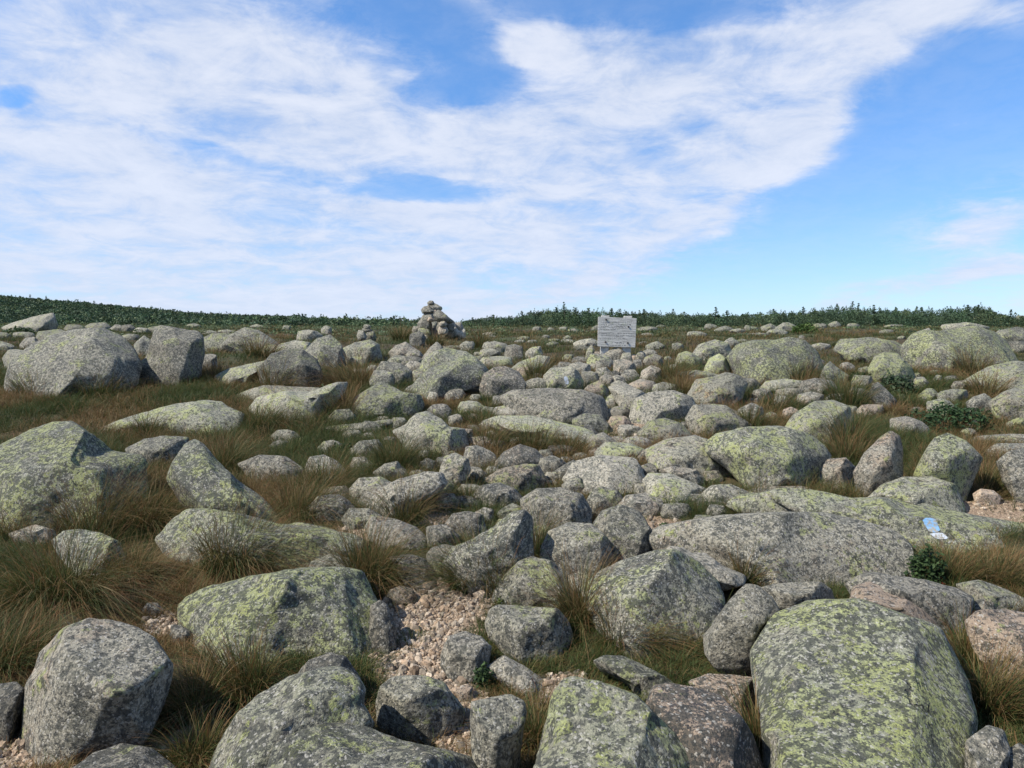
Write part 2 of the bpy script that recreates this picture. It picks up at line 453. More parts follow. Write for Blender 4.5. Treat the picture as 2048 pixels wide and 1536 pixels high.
    # project back along the view rays: pixel offsets -> world at its own depth
    c_, s_ = math.cos(PITCH), math.sin(PITCH)
    gx = (cx-W/2)/F+X/Yc; gy_ = (H/2-cy)/F+Z/Yc
    Yv = Yc+depth
    yden = c_+gy_*s_
    wx = gx/yden*Yv; wz = CAMZ+(gy_*c_-s_)/yden*Yv
    co = np.stack([wx, Yv, wz], 1)
    # icosphere winding is outward for (x, y, z-to-camera) = (x, z, -y): keep
    rx, rz = ray(cx, cy)
    org = np.array([rx*Yc, Yc, max(float(groundZ(rx*Yc, Yc)), co[:, 2].min()) if not q['s'] else co[:, 2].min()])
    wreal = co[:, 0].max()-co[:, 0].min()
    nm = name or ('boulder' if wreal > .42 else 'stone')
    o = mesh_obj(nm, co, Fc, M_ROCK, True, loc=org)
    tag(o, label, cat or nm, group or ('boulders strewn over the slope' if nm == 'boulder' else 'small stones strewn over the slope'))
    o['lichen'], o['black'], o['pink'], o['orange'] = q['l'], q['k'], q['p'], q['o']; o['tone'] = q['t']*(rng.uniform(.74, 1.1) if small else rng.uniform(.95, 1.07))
    ROCKS.append((wx.mean(), Yc, wreal/2, t, cx, cy, R, yb, q['s']))
    return o
def blob(label, par, x0, y0, x1, y1, kind='r', **kw):
    """a small rock from its box in the photo: r rounded, p peaked, f flat slab, a angular"""
    rng = random.Random(int(x0*7+y0*13)); cx, cy = (x0+x1)/2, (y0+y1)/2; a, b = (x1-x0)/2, (y1-y0)/2
    P = []
    n = 8 if kind in 'rf' else 6
    skew = rng.uniform(-.45, .45)
    for i in range(n):
        th = 2*math.pi*(i+rng.uniform(-.22, .22))/n; r = rng.uniform(.74, 1.14) if kind in 'rf' else rng.uniform(.8, 1.08)
        ux, uy = math.cos(th)*r, -math.sin(th)*r
        if kind == 'p': ux = ux*(1-.62*max(0, -uy))+skew*max(0, -uy)
        else: ux += skew*.5*max(0, -uy)
        if uy > .1: ux = math.copysign(abs(ux)**.45, ux); uy *= .92
        P.append((cx+a*ux, cy+b*uy))
    return rock(label, par, P, **kw)

def R_(label, par, P, **kw): return rock(label, par, P, **kw)
GRAVEL = [(870, 1230, 110, 60), (850, 1310, 90, 60), (900, 1180, 60, 30), (840, 1370, 60, 40), (930, 1390, 40, 50), (920, 1480, 40, 50), (740, 1065, 70, 16),
          (150, 1500, 190, 45), (300, 1470, 90, 30), (330, 1250, 40, 20), (1990, 1028, 110, 26), (1330, 1050, 30, 30), (1100, 1385, 50, 30),
          (1250, 858, 90, 14), (1400, 862, 50, 10), (1310, 1080, 20, 20), (1290, 1040, 25, 25), (720, 985, 25, 14), (1060, 1205, 60, 14), (0, 1500, 60, 60),
          (860, 1030, 40, 20), (700, 1000, 20, 20), (930, 1440, 30, 60), (1140, 1380, 40, 30), (1190, 885, 40, 12), (1540, 1170, 60, 8), (790, 1300, 50, 70)]
def gravel_w(px, py):
    w = np.zeros_like(px, float)
    for (a, b, rx, ry) in GRAVEL:
        d = ((px-a)/rx)**2+((py-b)/ry)**2
        w = np.maximum(w, np.clip(1.35-d*.75, 0, 1))
    return w
# --- nearest rocks
R_('large smooth grey boulder at the bottom left beside the gravel', 'l.2 k.2 p.35 n.4 t.95', '55,1515 50,1440 60,1370 85,1310 130,1265 180,1243 225,1250 270,1262 310,1290 335,1330 330,1380 300,1440 270,1470 180,1490 100,1530')
R_('dark grey boulder cut off by the left edge, lower left corner', 'l.1 k.5 t.75', '-60,1400 0,1372 30,1368 52,1385 54,1420 40,1455 0,1480 -60,1490')
R_('flat bluish grey rock in gravel at the bottom left edge', 'l0 k.5 t.75 n1', '140,1545 190,1510 240,1492 300,1500 350,1540 300,1620 150,1620')
R_('block shaped boulder with the brightest yellow-green lichen, left of the gravel path', 'l1 k.4 p.1 t1.05 e.5 n.9 c2', '367,1215 385,1195 430,1175 500,1160 560,1150 600,1143 680,1141 715,1147 735,1190 755,1225 755,1280 745,1303 690,1308 620,1315 500,1318 400,1322 376,1300 372,1250')
R_('narrow brown stone wedged between the bright lichen boulder and the gravel', 'l.1 k.5 p.3 t.8', '742,1215 760,1203 775,1215 790,1250 790,1285 765,1305 740,1300')
R_('dark brown boulder peeping out behind the long whale-backed boulder', 'l.1 k.4 p.3 t.75', '585,1365 620,1325 660,1309 690,1318 715,1355 727,1400 700,1430 600,1430')
R_('long whale-backed grey boulder with lichen specks, bottom left of centre', 'l.6 k.35 n.6', '415,1545 450,1480 480,1430 520,1395 580,1360 640,1343 680,1342 710,1360 722,1385 715,1410 738,1450 700,1500 600,1560 480,1610 425,1600')
R_('broad low brownish boulder cut off by the bottom edge below the round boulder', 'l.6 k.5 p.3 n.8', '540,1550 560,1490 610,1465 660,1452 730,1460 790,1485 870,1500 930,1515 950,1550 900,1640 700,1660 560,1640')
R_('round boulder standing in the gravel at the bottom centre', 'l.35 k.2 p.1 o.15 n.3', '757,1410 765,1375 790,1357 850,1355 885,1370 910,1400 925,1420 915,1455 880,1482 830,1487 780,1472 758,1440')
R_('bluish grey egg-shaped stone on the right edge of the gravel path', 'l0 k.2 t1', '885,1310 900,1275 930,1266 960,1275 980,1295 972,1335 938,1370 905,1352 885,1330')
R_('tall narrow rock with tan top at the bottom, right of the round boulder', 'l.35 k.2 p.25 n.2', '945,1410 985,1400 1020,1394 1045,1408 1050,1430 1040,1480 1032,1560 1000,1590 955,1570 945,1480')
R_('rounded boulder with a tan scar on its face, right of the gravel path', 'l.35 k.2 p.3', '975,1250 985,1222 1000,1213 1060,1217 1110,1220 1130,1240 1142,1275 1125,1305 1100,1322 1060,1314 1010,1295 983,1275')
R_('small bare grey slab below the boulder with the tan scar', 'l0 k.2 t1.15 n.9', '975,1335 1010,1313 1050,1335 1080,1355 1097,1375 1090,1392 1050,1382 1010,1368 985,1352')
R_('dome-shaped pale boulder in the middle, between path and grass tussock', 'l.45 k.2 p.3', '988,1190 1010,1155 1040,1125 1065,1117 1100,1125 1135,1150 1150,1190 1120,1212 1050,1214 1000,1207')
R_('tilted boulder rising to a rounded point with dark peppered face, centre', 'l.45 k.5 n.4', '890,1125 910,1095 950,1080 990,1055 1020,1030 1045,1024 1060,1040 1062,1115 1052,1135 1000,1170 930,1190 903,1172')
R_('rounded boulder right of the pointed one, low and tan-spotted', 'l.3 k.25 p.3', '1085,1100 1100,1065 1140,1048 1180,1050 1210,1075 1224,1115 1205,1145 1110,1155 1085,1130')
R_('ball-shaped boulder left of the great long slab', 'l.35 k.35', '1190,1050 1205,1025 1240,1013 1275,1025 1300,1060 1306,1095 1287,1118 1240,1130 1205,1110')
R_('broad pinkish boulder behind the two round ones in the centre', 'l.25 k.3 p.35', '1045,1000 1075,980 1120,978 1160,990 1180,1020 1178,1055 1080,1062 1050,1035')
R_('large boulder with smooth green top and black-and-white peppered face', 'l.5 k.4 p.15 t1.08 e.55 n.85 c3', '1170,1175 1200,1150 1250,1125 1310,1108 1350,1105 1395,1130 1430,1165 1443,1200 1437,1250 1400,1287 1330,1298 1260,1280 1200,1245 1178,1208')
R_('jagged bare pale grey slab resting on the peppered boulder', 'l0 k0 p0.1 t1.45 n.9 g1178 e.5 s1 f-.12', '1328,1110 1345,1095 1370,1098 1385,1108 1410,1108 1440,1130 1487,1150 1485,1168 1440,1180 1420,1170 1390,1142 1360,1122')
R_('upright leaning stone with an orange-brown flank against the huge slab', 'l.2 k.05 p0 o.25 t1.05 n.2 s1 g1362 e.56', '1410,1270 1430,1245 1465,1200 1490,1175 1515,1178 1540,1200 1562,1235 1545,1270 1522,1310 1503,1352 1470,1356 1430,1330 1412,1300')
R_('oblong grey-green stone behind the upright leaning one', 'l.2 k.1 t1 n.3 g1240 s1', '1520,1178 1550,1170 1600,1167 1640,1166 1660,1180 1668,1205 1650,1222 1600,1228 1570,1233 1545,1215')
R_('long dark grey slab lying across the back of the huge lichen slab', 'l.1 k.3 t.85 n.4 g1262 s1 f.05', '1697,1170 1730,1150 1760,1148 1800,1158 1850,1162 1910,1178 1940,1195 1935,1230 1918,1270 1870,1258 1800,1232 1720,1205')
R_('pinkish tan stone lying on the back edge of the huge lichen slab', 'l0 k.1 p.8 t1 n.5 g1275 s1', '1700,1210 1712,1175 1740,1166 1775,1175 1810,1200 1850,1225 1872,1250 1867,1272 1800,1258 1730,1247 1703,1228')
R_('huge block of rock covered with yellow-green lichen at the bottom right', 'l.78 k.35 t1.05 e.40 n1.3 d1.0 c2 m.8', '1515,1310 1530,1280 1560,1240 1620,1215 1720,1212 1800,1240 1870,1265 1895,1310 1925,1370 1940,1430 1935,1500 1925,1560 1850,1640 1600,1640 1545,1560 1535,1450 1520,1360')
R_('broad pink and tan boulder at the right edge behind the grass', 'l.1 k.3 p.8', '1935,1245 1960,1225 2010,1222 2060,1230 2110,1260 2110,1350 2040,1375 1980,1335 1950,1295')
R_('flat yellowish boulder at the right edge above the pink and tan one', 'l.5 k.1 p.3 n1', '1915,1170 1960,1162 2010,1180 2060,1205 2080,1235 2000,1232 1950,1214')
R_('small grey stone touching the end of the dark grey slab', 'l.2 k.2 p.3', '1938,1208 1965,1198 1992,1213 1990,1236 1945,1242')
R_('broken grey stone in the bottom right corner with a tan face', 'l.1 k.2 p.4 e.55', '1935,1485 1975,1455 2005,1465 2018,1500 2012,1570 1960,1610 1930,1550')
R_('grey stone cut off by the very bottom right corner', 'l.1 k.3', '2010,1505 2040,1490 2090,1520 2090,1600 2020,1600')
R_('broad grey boulder with scattered lichen spots at the bottom edge', 'l.6 k.2 e.5 n.9 c2', '1070,1560 1095,1470 1110,1400 1130,1370 1150,1364 1200,1375 1270,1400 1310,1440 1370,1500 1400,1590 1300,1660 1130,1660 1068,1620')
R_('dark mottled boulder with pale pink blotches at the bottom edge', 'l.05 k.68 p.7 e.55 n.8', '1287,1440 1300,1410 1310,1380 1340,1374 1400,1385 1440,1400 1480,1440 1500,1475 1520,1530 1530,1610 1400,1630 1330,1570 1300,1490')
R_('narrow lichen-flecked ridge of rock behind the dark mottled boulder', 'l.65 k.4 n.7', '1190,1325 1215,1313 1250,1315 1290,1335 1330,1355 1362,1380 1350,1415 1300,1405 1260,1372 1210,1347')
R_('pink speckled rock half buried under the upright leaning stone', 'l0 k.45 p.8 n.8', '1380,1365 1420,1350 1470,1353 1512,1358 1510,1405 1485,1450 1420,1410')
# --- right middle
SLAB_NEAR = R_('great long smooth grey slab across the right middle', 'l.25 k.2 p.3 n.7 e.5 d.9 m.5 c2', '1303,1078 1330,1055 1400,1043 1450,1035 1550,1030 1640,1030 1720,1045 1780,1065 1808,1090 1814,1140 1790,1168 1650,1172 1500,1165 1400,1145 1330,1108')
SLAB_BLAZE = R_('very long lichen-covered slab bearing the blue paint mark at the right edge', 'l.72 k.2 n1.0 e.55 m.3 c2 f.25', '1465,1015 1500,990 1600,990 1680,1000 1760,998 1850,1010 1930,1030 2048,1050 2120,1085 2110,1118 1980,1115 1850,1112 1700,1085 1560,1052')
R_('sloping greenish rock between the two upright stones and the long slab', 'l.6 k.2 p.3 n.8', '1735,1000 1770,970 1810,957 1860,955 1905,970 1925,1010 1930,1038 1850,1025 1770,1008')
R_('upright rounded pillar stone with a tan top, left one of the pair', 'l.15 k.2 p.4 n.15 e.68', '1710,945 1730,910 1760,880 1780,867 1797,875 1803,900 1803,960 1810,990 1760,1003 1718,990')
R_('upright angular stone mottled with pale lichen, right one of the pair', 'l.8 k.2 n.15 e.6', '1830,950 1850,910 1870,880 1895,871 1930,885 1962,918 1950,945 1932,978 1920,1003 1860,992 1838,975')
R_('small clean tan block lying on gravel at the right edge', 'l0 k0 p.9 t1.25 e.5', '1947,988 1962,979 1985,982 2000,993 1997,1008 1975,1010 1952,1002')
R_('rounded grey boulder at the right edge right of the tan block', 'l.2 k.3 p.25', '1996,925 2020,905 2060,900 2090,960 2070,1005 2040,995 2008,962')
R_('low weathered slab behind the right edge boulder', 'l.3 k.3 n1', '1968,905 1995,888 2060,888 2090,905 2040,918 1985,920')
R_('large oval boulder with a green lichen patch and undercut right end', 'l.8 k.3 p.15 n.55 e.56', '1415,893 1440,870 1500,857 1560,856 1610,868 1640,890 1657,912 1640,935 1602,967 1560,978 1510,968 1465,937 1425,912')
R_('broad grey-green boulder left of the large oval one, with a dark hollow below', 'l.4 k.15 p.3 n.7', '1295,900 1330,882 1390,873 1420,885 1445,910 1475,938 1467,952 1400,952 1340,937 1303,927')
R_('streaked brown-grey stone under the oval boulder', 'l0 k.2 p.45 n.4', '1625,940 1655,920 1690,918 1708,935 1703,968 1670,978 1633,970')
R_('flat-topped pale grey boulder with an overhanging front edge, centre right', 'l.12 k.1 t1.2 n.9 e.55', '1130,958 1150,925 1200,913 1265,918 1280,940 1293,975 1270,987 1200,985 1150,978')
R_('smooth pale slab wedged right of the flat-topped boulder', 'l.35 k.05 t1.2 n.9', '1288,962 1300,948 1340,950 1380,965 1410,978 1395,1001 1340,1012 1303,997')
R_('round-topped stone just above the smooth pale slab', 'l.15 k.2 p.4', '1320,942 1345,934 1390,940 1405,955 1407,978 1370,968 1330,953')
blob('little grey round stone between flat-topped boulder and pale slab', 'l.1 k.2 p.3', 1274, 928, 1324, 955)
R_('low pinkish stone in grass below the smooth pale slab', 'l.1 k.2 p.4 n.8', '1236,1012 1255,992 1290,988 1320,1000 1332,1028 1290,1037 1250,1028')
R_('grey stone in grass left of the long lichen slab', 'l.3 k.3', '1400,992 1425,972 1460,970 1495,985 1502,1002 1450,1012 1408,1007')
R_('thin pinkish ledge of rock along the back of the long lichen slab', 'l.2 k.3 p.4 n1', '1485,985 1520,975 1600,973 1640,985 1605,1001 1500,1001')
blob('small brown stone half hidden by grass at the left end of the pillar pair', 'l.1 k.2 p.5', 1655, 968, 1700, 995, 'f')
R_('greenish dome-shaped stone in the path gap, centre right', 'l.5 k.1 p.3', '1276,868 1300,843 1330,838 1360,848 1382,870 1350,888 1298,886')
R_('wedge-shaped boulder right of the greenish dome', 'l.3 k.1 p.3 n.6', '1373,838 1390,812 1430,813 1470,830 1502,850 1492,863 1430,870 1383,858')
R_('big rounded boulder with a dark-green tuft on its right flank', 'l.75 k.1 p.2 n.6', '1570,858 1590,830 1630,806 1665,803 1695,815 1702,840 1682,872 1630,888 1588,878')
R_('large oval speckled boulder right of the dark cave hole', 'l.2 k.2 p.1 n.5', '1262,832 1270,800 1300,787 1345,783 1380,795 1390,815 1376,838 1350,843 1310,843 1276,842')
R_('very wide sharp-edged grey sheet of rock left of the dark cave hole', 'l.05 k.2 t.85 n.7 e.5', '1003,795 1030,782 1100,779 1160,782 1200,795 1211,820 1213,840 1150,845 1080,848 1028,828')
R_('rounded grey boulder leaning on the front of the sharp-edged sheet', 'l.15 k.3 t.9', '1066,834 1090,812 1115,800 1135,803 1157,820 1157,848 1100,853 1073,848')
R_('long low lichen-green back of rock behind a fringe of grass', 'l.55 k0 t1.15 n1', '966,845 1000,833 1060,833 1120,845 1170,858 1197,875 1182,888 1100,880 1018,866')
R_('greenish stone between the long low back and the cave hole', 'l.5 k.3', '1146,840 1170,828 1200,832 1216,850 1210,872 1180,872 1150,860')
blob('small dark grey stone at the right tip of the long low back', 'l.05 k.4 t.85', 1163, 847, 1196, 884, 'p')
blob('pink round stone in front of the cave hole', 'l.05 k.1 p.7 t1.15', 1216, 832, 1262, 860)
blob('smooth blue-grey egg stone in front of the cave hole', 'l0 k0 t.95', 1237, 848, 1291, 876)
blob('light grey peaked stone below the pink and blue-grey pair', 'l.2 k.1 p.2', 1172, 867, 1240, 905)
R_('yellow-green sloping slab below the light grey peaked stone', 'l.75 k.1 p.2 n.9', '1192,905 1212,886 1260,888 1300,905 1300,925 1240,925 1195,920')
blob('flat grey flagstone beside the greenish dome stone', 'l.05 k.1 t1.05', 1240, 875, 1304, 902, 'f')
# --- centre
R_('hump-backed boulder with a round head and dark right flank', 'l.4 k.2 n.5', '788,862 815,850 835,830 855,826 880,840 895,855 925,858 934,888 917,906 870,908 820,897')
R_('broad pale lichen boulder with a steep dark right end, upper left of centre', 'l.75 k.3 n.8', '686,820 715,795 745,775 765,766 800,785 835,790 844,810 832,830 760,834 718,837')
R_('front one of two overlapping lichen boulders, with a dark green crust', 'l.7 k.6 n.6', '826,772 850,745 880,730 930,722 965,735 972,755 952,770 900,782 850,797 828,792')
R_('rear one of two overlapping lichen boulders, paler and peaked', 'l.7 k.35 n.6', '838,748 850,720 870,705 895,698 930,705 960,725 977,745 930,765 868,765')
R_('grey cone-shaped stone behind the two overlapping lichen boulders', 'l.1 k.2', '843,718 860,697 873,685 884,695 886,718 862,724')
R_('round dark-peppered boulder left of the sharp-edged sheet', 'l.1 k.55 p.35', '961,777 970,750 990,737 1010,735 1035,745 1050,770 1042,787 1010,797 973,797')
R_('low grey boulder left of the two overlapping lichen boulders', 'l.35 k.4', '753,744 765,724 800,728 820,740 827,762 780,770')
blob('mottled stone below the low grey boulder in grass', 'l.4 k.3', 740, 738, 790, 780)
R_('upright tan-green stone standing left of the yellowish row', 'l.4 k.3 p.3', '881,942 890,915 910,908 935,920 939,942 922,967 895,975 883,962')
blob('round grey stone behind the upright tan-green one', 'l.15 k.4 p.3', 923, 889, 997, 940)
R_('black-peppered domed stone in the centre of the boulder field', 'l.2 k.6 p.4', '986,932 1010,905 1040,890 1070,900 1090,922 1070,938 1010,943')
R_('yellow-crusted long boulder below the black-peppered dome', 'l.55 k.35 p.5 n.5', '973,958 1000,940 1050,930 1075,932 1090,960 1072,988 1000,984')
R_('flat speckled stone with tan scars below the yellow-crusted boulder', 'l.15 k.5 p.4', '945,993 965,972 1000,967 1030,980 1047,1002 1020,1016 973,1013')
blob('small dark pointed stone leaning on the flat-topped boulder', 'l.2 k.5', 1110, 920, 1157, 965, 'p')
blob('yellowish round stone left of the small dark pointed one', 'l.3 k.3 p.3', 1072, 911, 1142, 948)
blob('flat dark flake of rock between grass and the yellowish stone', 'l.2 k.5 t.8', 1095, 890, 1160, 912, 'f')
R_('ramp-shaped pale boulder rising to the right, centre left', 'l.15 k.3 t1.1 n.5', '726,1012 760,980 800,960 850,946 880,948 890,970 872,987 840,1003 800,1034 768,1036')
R_('rounded stone behind the ramp-shaped boulder', 'l.3 k.2 p.2', '701,978 720,958 760,955 792,972 772,992 730,1003 703,993')
R_('grey wedge along the upper side of the ramp-shaped boulder', 'l.1 k.2 t.95 n.7', '712,1008 730,985 765,968 790,965 780,985 745,1008 720,1016')
R_('flat grey rock slanting out of the tan gravel patch', 'l.05 k.15 p.15 n.9', '733,1057 745,1032 790,1040 830,1055 853,1077 842,1098 780,1094 743,1078')
blob('small grey stone right of the slanting rock by the gravel patch', 'l.1 k.3 p.2', 850, 1044, 917, 1100)
blob('dark speckled peaked stone behind the pointed boulder', 'l.05 k.5 p.3', 893, 1020, 976, 1072)
blob('small dusky stone in the dirt above the dark speckled peaked stone', 'l.05 k.3 p.4', 945, 1017, 990, 1048)
R_('dark blue-grey stone in shade below the tan gravel patch', 'l0 k.4 t.75', '781,1115 820,1110 850,1120 864,1148 852,1178 820,1170 795,1145')
blob('brown low rock at the head of the gravel path', 'l0 k.3 p.5 t.8', 770, 1172, 830, 1215, 'f')
# --- left
R_('long low lichen slab running down to the right across the left middle', 'l.75 k.3 n.7', '322,1078 350,1045 385,1022 420,1020 480,1032 550,1048 640,1060 700,1070 724,1087 690,1108 640,1125 590,1132 500,1136 400,1130 338,1104')
R_('narrow lichen-speckled crest along the back of the long low slab', 'l.7 k.3 n.9', '570,1052 600,1046 650,1055 700,1072 722,1084 700,1092 640,1080 590,1068')
R_('small grey boulder with pale ledge below the long low slab', 'l.5 k.2 p.2', '608,1160 625,1125 660,1110 700,1120 720,1145 690,1165 640,1170')
R_('tall pointed boulder with a long slope down to the right, left side', 'l.8 k.5 n.45 e.55', '338,962 350,930 375,895 392,885 410,893 430,920 470,960 520,995 555,1025 578,1058 500,1062 420,1045 368,1004')
R_('largest lichen-patched boulder at the left edge', 'l.95 k.45 n.7 e.55', '-70,930 0,900 60,868 105,852 140,850 165,865 200,890 215,905 270,912 284,925 280,960 287,990 230,1030 100,1060 0,1050 -70,1020')
R_('rounded grey-green boulder among tussocks at the left', 'l.65 k.4', '108,1082 130,1065 160,1062 200,1068 235,1085 248,1122 217,1155 160,1146 118,1108')
blob('small pale lichen rock peeping out above the smooth grey boulder', 'l.5 k.2', 100, 1232, 170, 1290)
blob('small dark stone in the hollow above the gravel patch on the left', 'l.05 k.5 t.75', 280, 1205, 325, 1238, 'a')
blob('grey stone half sunk left of the bright lichen boulder', 'l.1 k.3 t.85', 340, 1248, 385, 1290)
blob('flat tan rock almost covered by grass at the left edge', 'l.2 k.1 p.4', 20, 1052, 120, 1090, 'f')
R_('long pale slab with a dark notch, pointing left into the grass', 'l.6 k.15 p.2 n1', '188,862 250,838 330,815 400,803 440,805 450,815 482,827 472,855 420,864 340,868 290,856')
R_('smooth pale slab with one black hole, left of the red grass fringe', 'l.5 k.05 t1.15 n1', '503,817 520,795 570,785 620,785 660,770 692,765 682,790 652,822 610,844 570,843 528,834')
R_('low pale ledge behind the smooth slab with the black hole', 'l.35 k.05 p.2 n1', '450,800 505,778 530,772 600,775 650,776 640,792 560,795 500,802')
R_('sunken grey rock between the large edge boulder and the pointed one', 'l.4 k.4', '253,898 290,880 330,874 374,876 373,903 340,925 290,930 263,914')
R_('low dark rock above the centre-left tussock', 'l.2 k.3 p.3', '478,928 520,912 570,915 603,937 592,965 540,965 498,950')
blob('small rounded stone in green turf left of centre', 'l.3 k.1 p.2', 545, 858, 602, 890)
blob('small bluish stone just below the rounded one in green turf', 'l.1 k.2 t.95', 538, 881, 576, 900)
blob('tiny green stone right of the rounded one in green turf', 'l.5 k.1', 578, 873, 608, 890)
blob('pale half-buried stone right of the green turf', 'l.25 k.2 p.2', 631, 879, 688, 912)
R_('cracked lichen rock overhanging a dark hollow, left of centre', 'l.5 k.5', '698,902 720,884 755,880 768,900 750,920 715,920')
R_('thin low rib of rock below the broad pale lichen boulder', 'l.3 k.1 p.2 n1', '630,862 680,850 740,845 775,838 790,845 740,860 690,866')
R_('large speckled dark boulder, upper left, left one of two', 'l.35 k.45 t1.05 n.6', '15,765 30,722 60,697 100,675 150,663 200,660 240,675 265,705 277,730 267,760 220,780 150,786 60,792')
R_('upright squarish dark-speckled boulder, upper left, right one of two', 'l.3 k.5 t1.1 n.15 e.6', '237,750 270,735 295,715 303,690 310,665 320,655 350,660 390,665 402,675 404,712 397,745 360,768 297,770')
blob('pale lichen boulder behind the large speckled dark one', 'l.7 k.2', 68, 658, 166, 705)
blob('grey cone stone on the shoulder of the large speckled dark boulder', 'l0 k.2 t.8', 38, 672, 90, 702, 'p')
blob('pale rough boulder left of the large speckled dark one', 'l.4 k.2 p.2', 8, 694, 72, 745)
R_('far wedge-shaped slab rising to the right on the left skyline slope', 'l.3 k.1 t1 n.4', '5,655 30,645 80,632 104,627 113,650 107,662 40,668')
blob('pale lichen boulder just behind the upright squarish one', 'l.6 k.25', 395, 666, 512, 705)
R_('domed boulder on the rise behind the left grass hollow', 'l.4 k.4', '440,695 465,670 490,657 515,662 545,680 562,695 500,705')
R_('big round-topped boulder streaming with grass, upper left of centre', 'l.45 k.6 t.9', '518,740 545,710 575,702 605,703 630,720 642,752 622,782 560,784 528,772')
R_('pale ramp of rock leading up to the grass-streaming boulder', 'l.65 k.1 n.8', '431,752 460,738 510,727 532,722 547,735 503,760 448,770')
R_('pyramid-shaped speckled boulder left of the small cairn', 'l.45 k.5', '610,704 635,680 660,672 680,690 694,722 670,740 630,736')
R_('rounded lichen boulder right of the pyramid-shaped one', 'l.5 k.3 n.6', '678,702 710,687 740,681 757,690 762,715 720,725 694,718')
blob('flat grey boulder behind the grass-streaming one', 'l.4 k.3', 548, 678, 632, 718, 'f')
blob('small yellowish stone below the rounded lichen boulder', 'l.8 k.05', 698, 711, 728, 734)
blob('pale knobbly stone in heath below the left scrub slope', 'l.3 k.2', 590, 660, 645, 685)
blob('round stone on the heath left of the small cairn', 'l.3 k.3', 642, 652, 664, 670)
blob('small stone in the grass between the two speckled boulders', 'l.4 k.4', 270, 675, 310, 712)
blob('round grey stone in the grass right of the upright squarish boulder', 'l.1 k.3 t.85', 398, 708, 436, 738)
blob('cream-green stone sunk in turf right of the flat grey boulder', 'l.5 k.2', 520, 690, 560, 712, 'f')
# --- right, farther
R_('largest far boulder on the right, streaked pale green with two humps', 'l.85 k.5 n.7', '1453,715 1475,690 1510,683 1550,682 1575,677 1605,683 1630,705 1643,735 1602,760 1540,766 1490,760 1473,745')
R_('pale front lobe against the largest far boulder', 'l.7 k.2', '1470,760 1480,735 1500,715 1525,712 1537,735 1537,762')
R_('boulder with green cap and orange-stained face, right of the sign pile', 'l.4 k.1 o.3 p.2', '1378,788 1395,760 1430,755 1450,747 1475,752 1492,768 1482,793 1440,814 1393,812')
R_('yellow peaked stone behind the orange-stained boulder', 'l1 k0 t1.05', '1408,742 1420,718 1438,709 1452,718 1460,744 1430,750')
blob('yellow-green rounded stone near the sign pile, right side', 'l.9 k.1', 1350, 703, 1402, 735)
R_('tan lichen dome beyond the sign pile on the right', 'l.5 k.35 p.2', '1383,712 1400,690 1430,681 1455,688 1465,712 1420,720')
blob('low whitish slab in grass behind the orange-stained boulder', 'l.5 k.2', 1350, 739, 1440, 765, 'f')
R_('flat greenish stone, upper one of a cluster right of the orange-stained boulder', 'l.5 k.1 p.3 n.8', '1520,778 1535,763 1570,759 1605,763 1612,780 1570,788')
R_('bluish-pink stone at the right end of the upper cluster', 'l0 k.3 p.3', '1598,785 1606,763 1630,758 1662,762 1674,778 1640,792')
blob('pale stone in the middle of the upper cluster', 'l.2 k.1 p.4 t1.1', 1595, 784, 1652, 818)
blob('round pale stone at the lower left of the upper cluster', 'l.3 k.1 p.2', 1543, 790, 1585, 822)
blob('tan stone between the middle and upper stones of the cluster', 'l.3 k.1 p.4', 1548, 775, 1606, 800)
blob('speckled stone at the left end of the cluster, in grass', 'l.1 k.4', 1505, 776, 1548, 802)
blob('speckled round stone behind the dark tuft below the cluster', 'l.2 k.4', 1468, 808, 1532, 850)
blob('pinkish stone at the left foot of the big rounded boulder', 'l.1 k.1 p.6', 1563, 815, 1602, 845)
R_('low rock joining the wedge-shaped boulder from behind', 'l.4 k.2 p.2', '1405,822 1425,809 1450,812 1480,828 1475,842 1430,835')
R_('small green-capped triangle boulder on the right', 'l.75 k.4', '1638,762 1648,738 1660,724 1672,735 1697,752 1700,768 1665,775')
R_('smooth boulder with a bright yellow face on the right', 'l1 k.15 n.5', '1738,740 1750,715 1770,707 1795,710 1820,735 1835,770 1780,774 1746,764')
R_('wide dome with large black and yellow lichen patches, far right', 'l1 k.42 n.7', '1806,695 1830,670 1850,663 1880,665 1950,655 1985,665 2010,685 2033,720 2022,737 1960,742 1880,745 1828,732 1810,716')
R_('long flat pale boulder left of the patched dome', 'l.7 k.3 n.7', '1670,700 1685,680 1740,677 1785,683 1808,695 1818,725 1770,726 1698,716')
R_('smooth greenish slab below the patched dome, at the right edge', 'l.65 k.1 p.2 n.8', '1925,765 1980,735 2030,724 2090,730 2090,785 1990,787')
R_('broad boulder at the right edge below the smooth greenish slab', 'l.55 k.2 p.3', '1980,805 2010,785 2048,772 2110,775 2110,835 2040,840 1993,826')
blob('rounded speckled stone left of the broad right edge boulder', 'l.3 k.4', 1932, 789, 1990, 825)
blob('greenish low stone in grass right of the small peaked one', 'l.5 k.2', 1874, 776, 1942, 803, 'f')
blob('small peaked yellow stone in grass on the right', 'l.8 k.3', 1836, 774, 1878, 804, 'p')
blob('round lichen stone in green shrubs on the right', 'l.6 k.3', 1850, 798, 1908, 838)
R_('slanting grey boulder left of the green shrubs on the right', 'l.2 k.5', '1740,795 1745,770 1757,766 1772,780 1792,800 1790,815 1755,812')
blob('flat whitish rock in grass above the upright pair', 'l.05 k.1 p.3 t1.1', 1775, 836, 1860, 872, 'f')
blob('reddish flat rock showing through dead grass below the triangle boulder', 'l.1 k.2 p.5', 1715, 806, 1768, 838, 'f')
R_('long thin light ledge at the right edge above the low weathered slab', 'l.3 k.2 p.3 n1', '1935,885 1960,872 2020,869 2090,870 2090,888 2000,890')
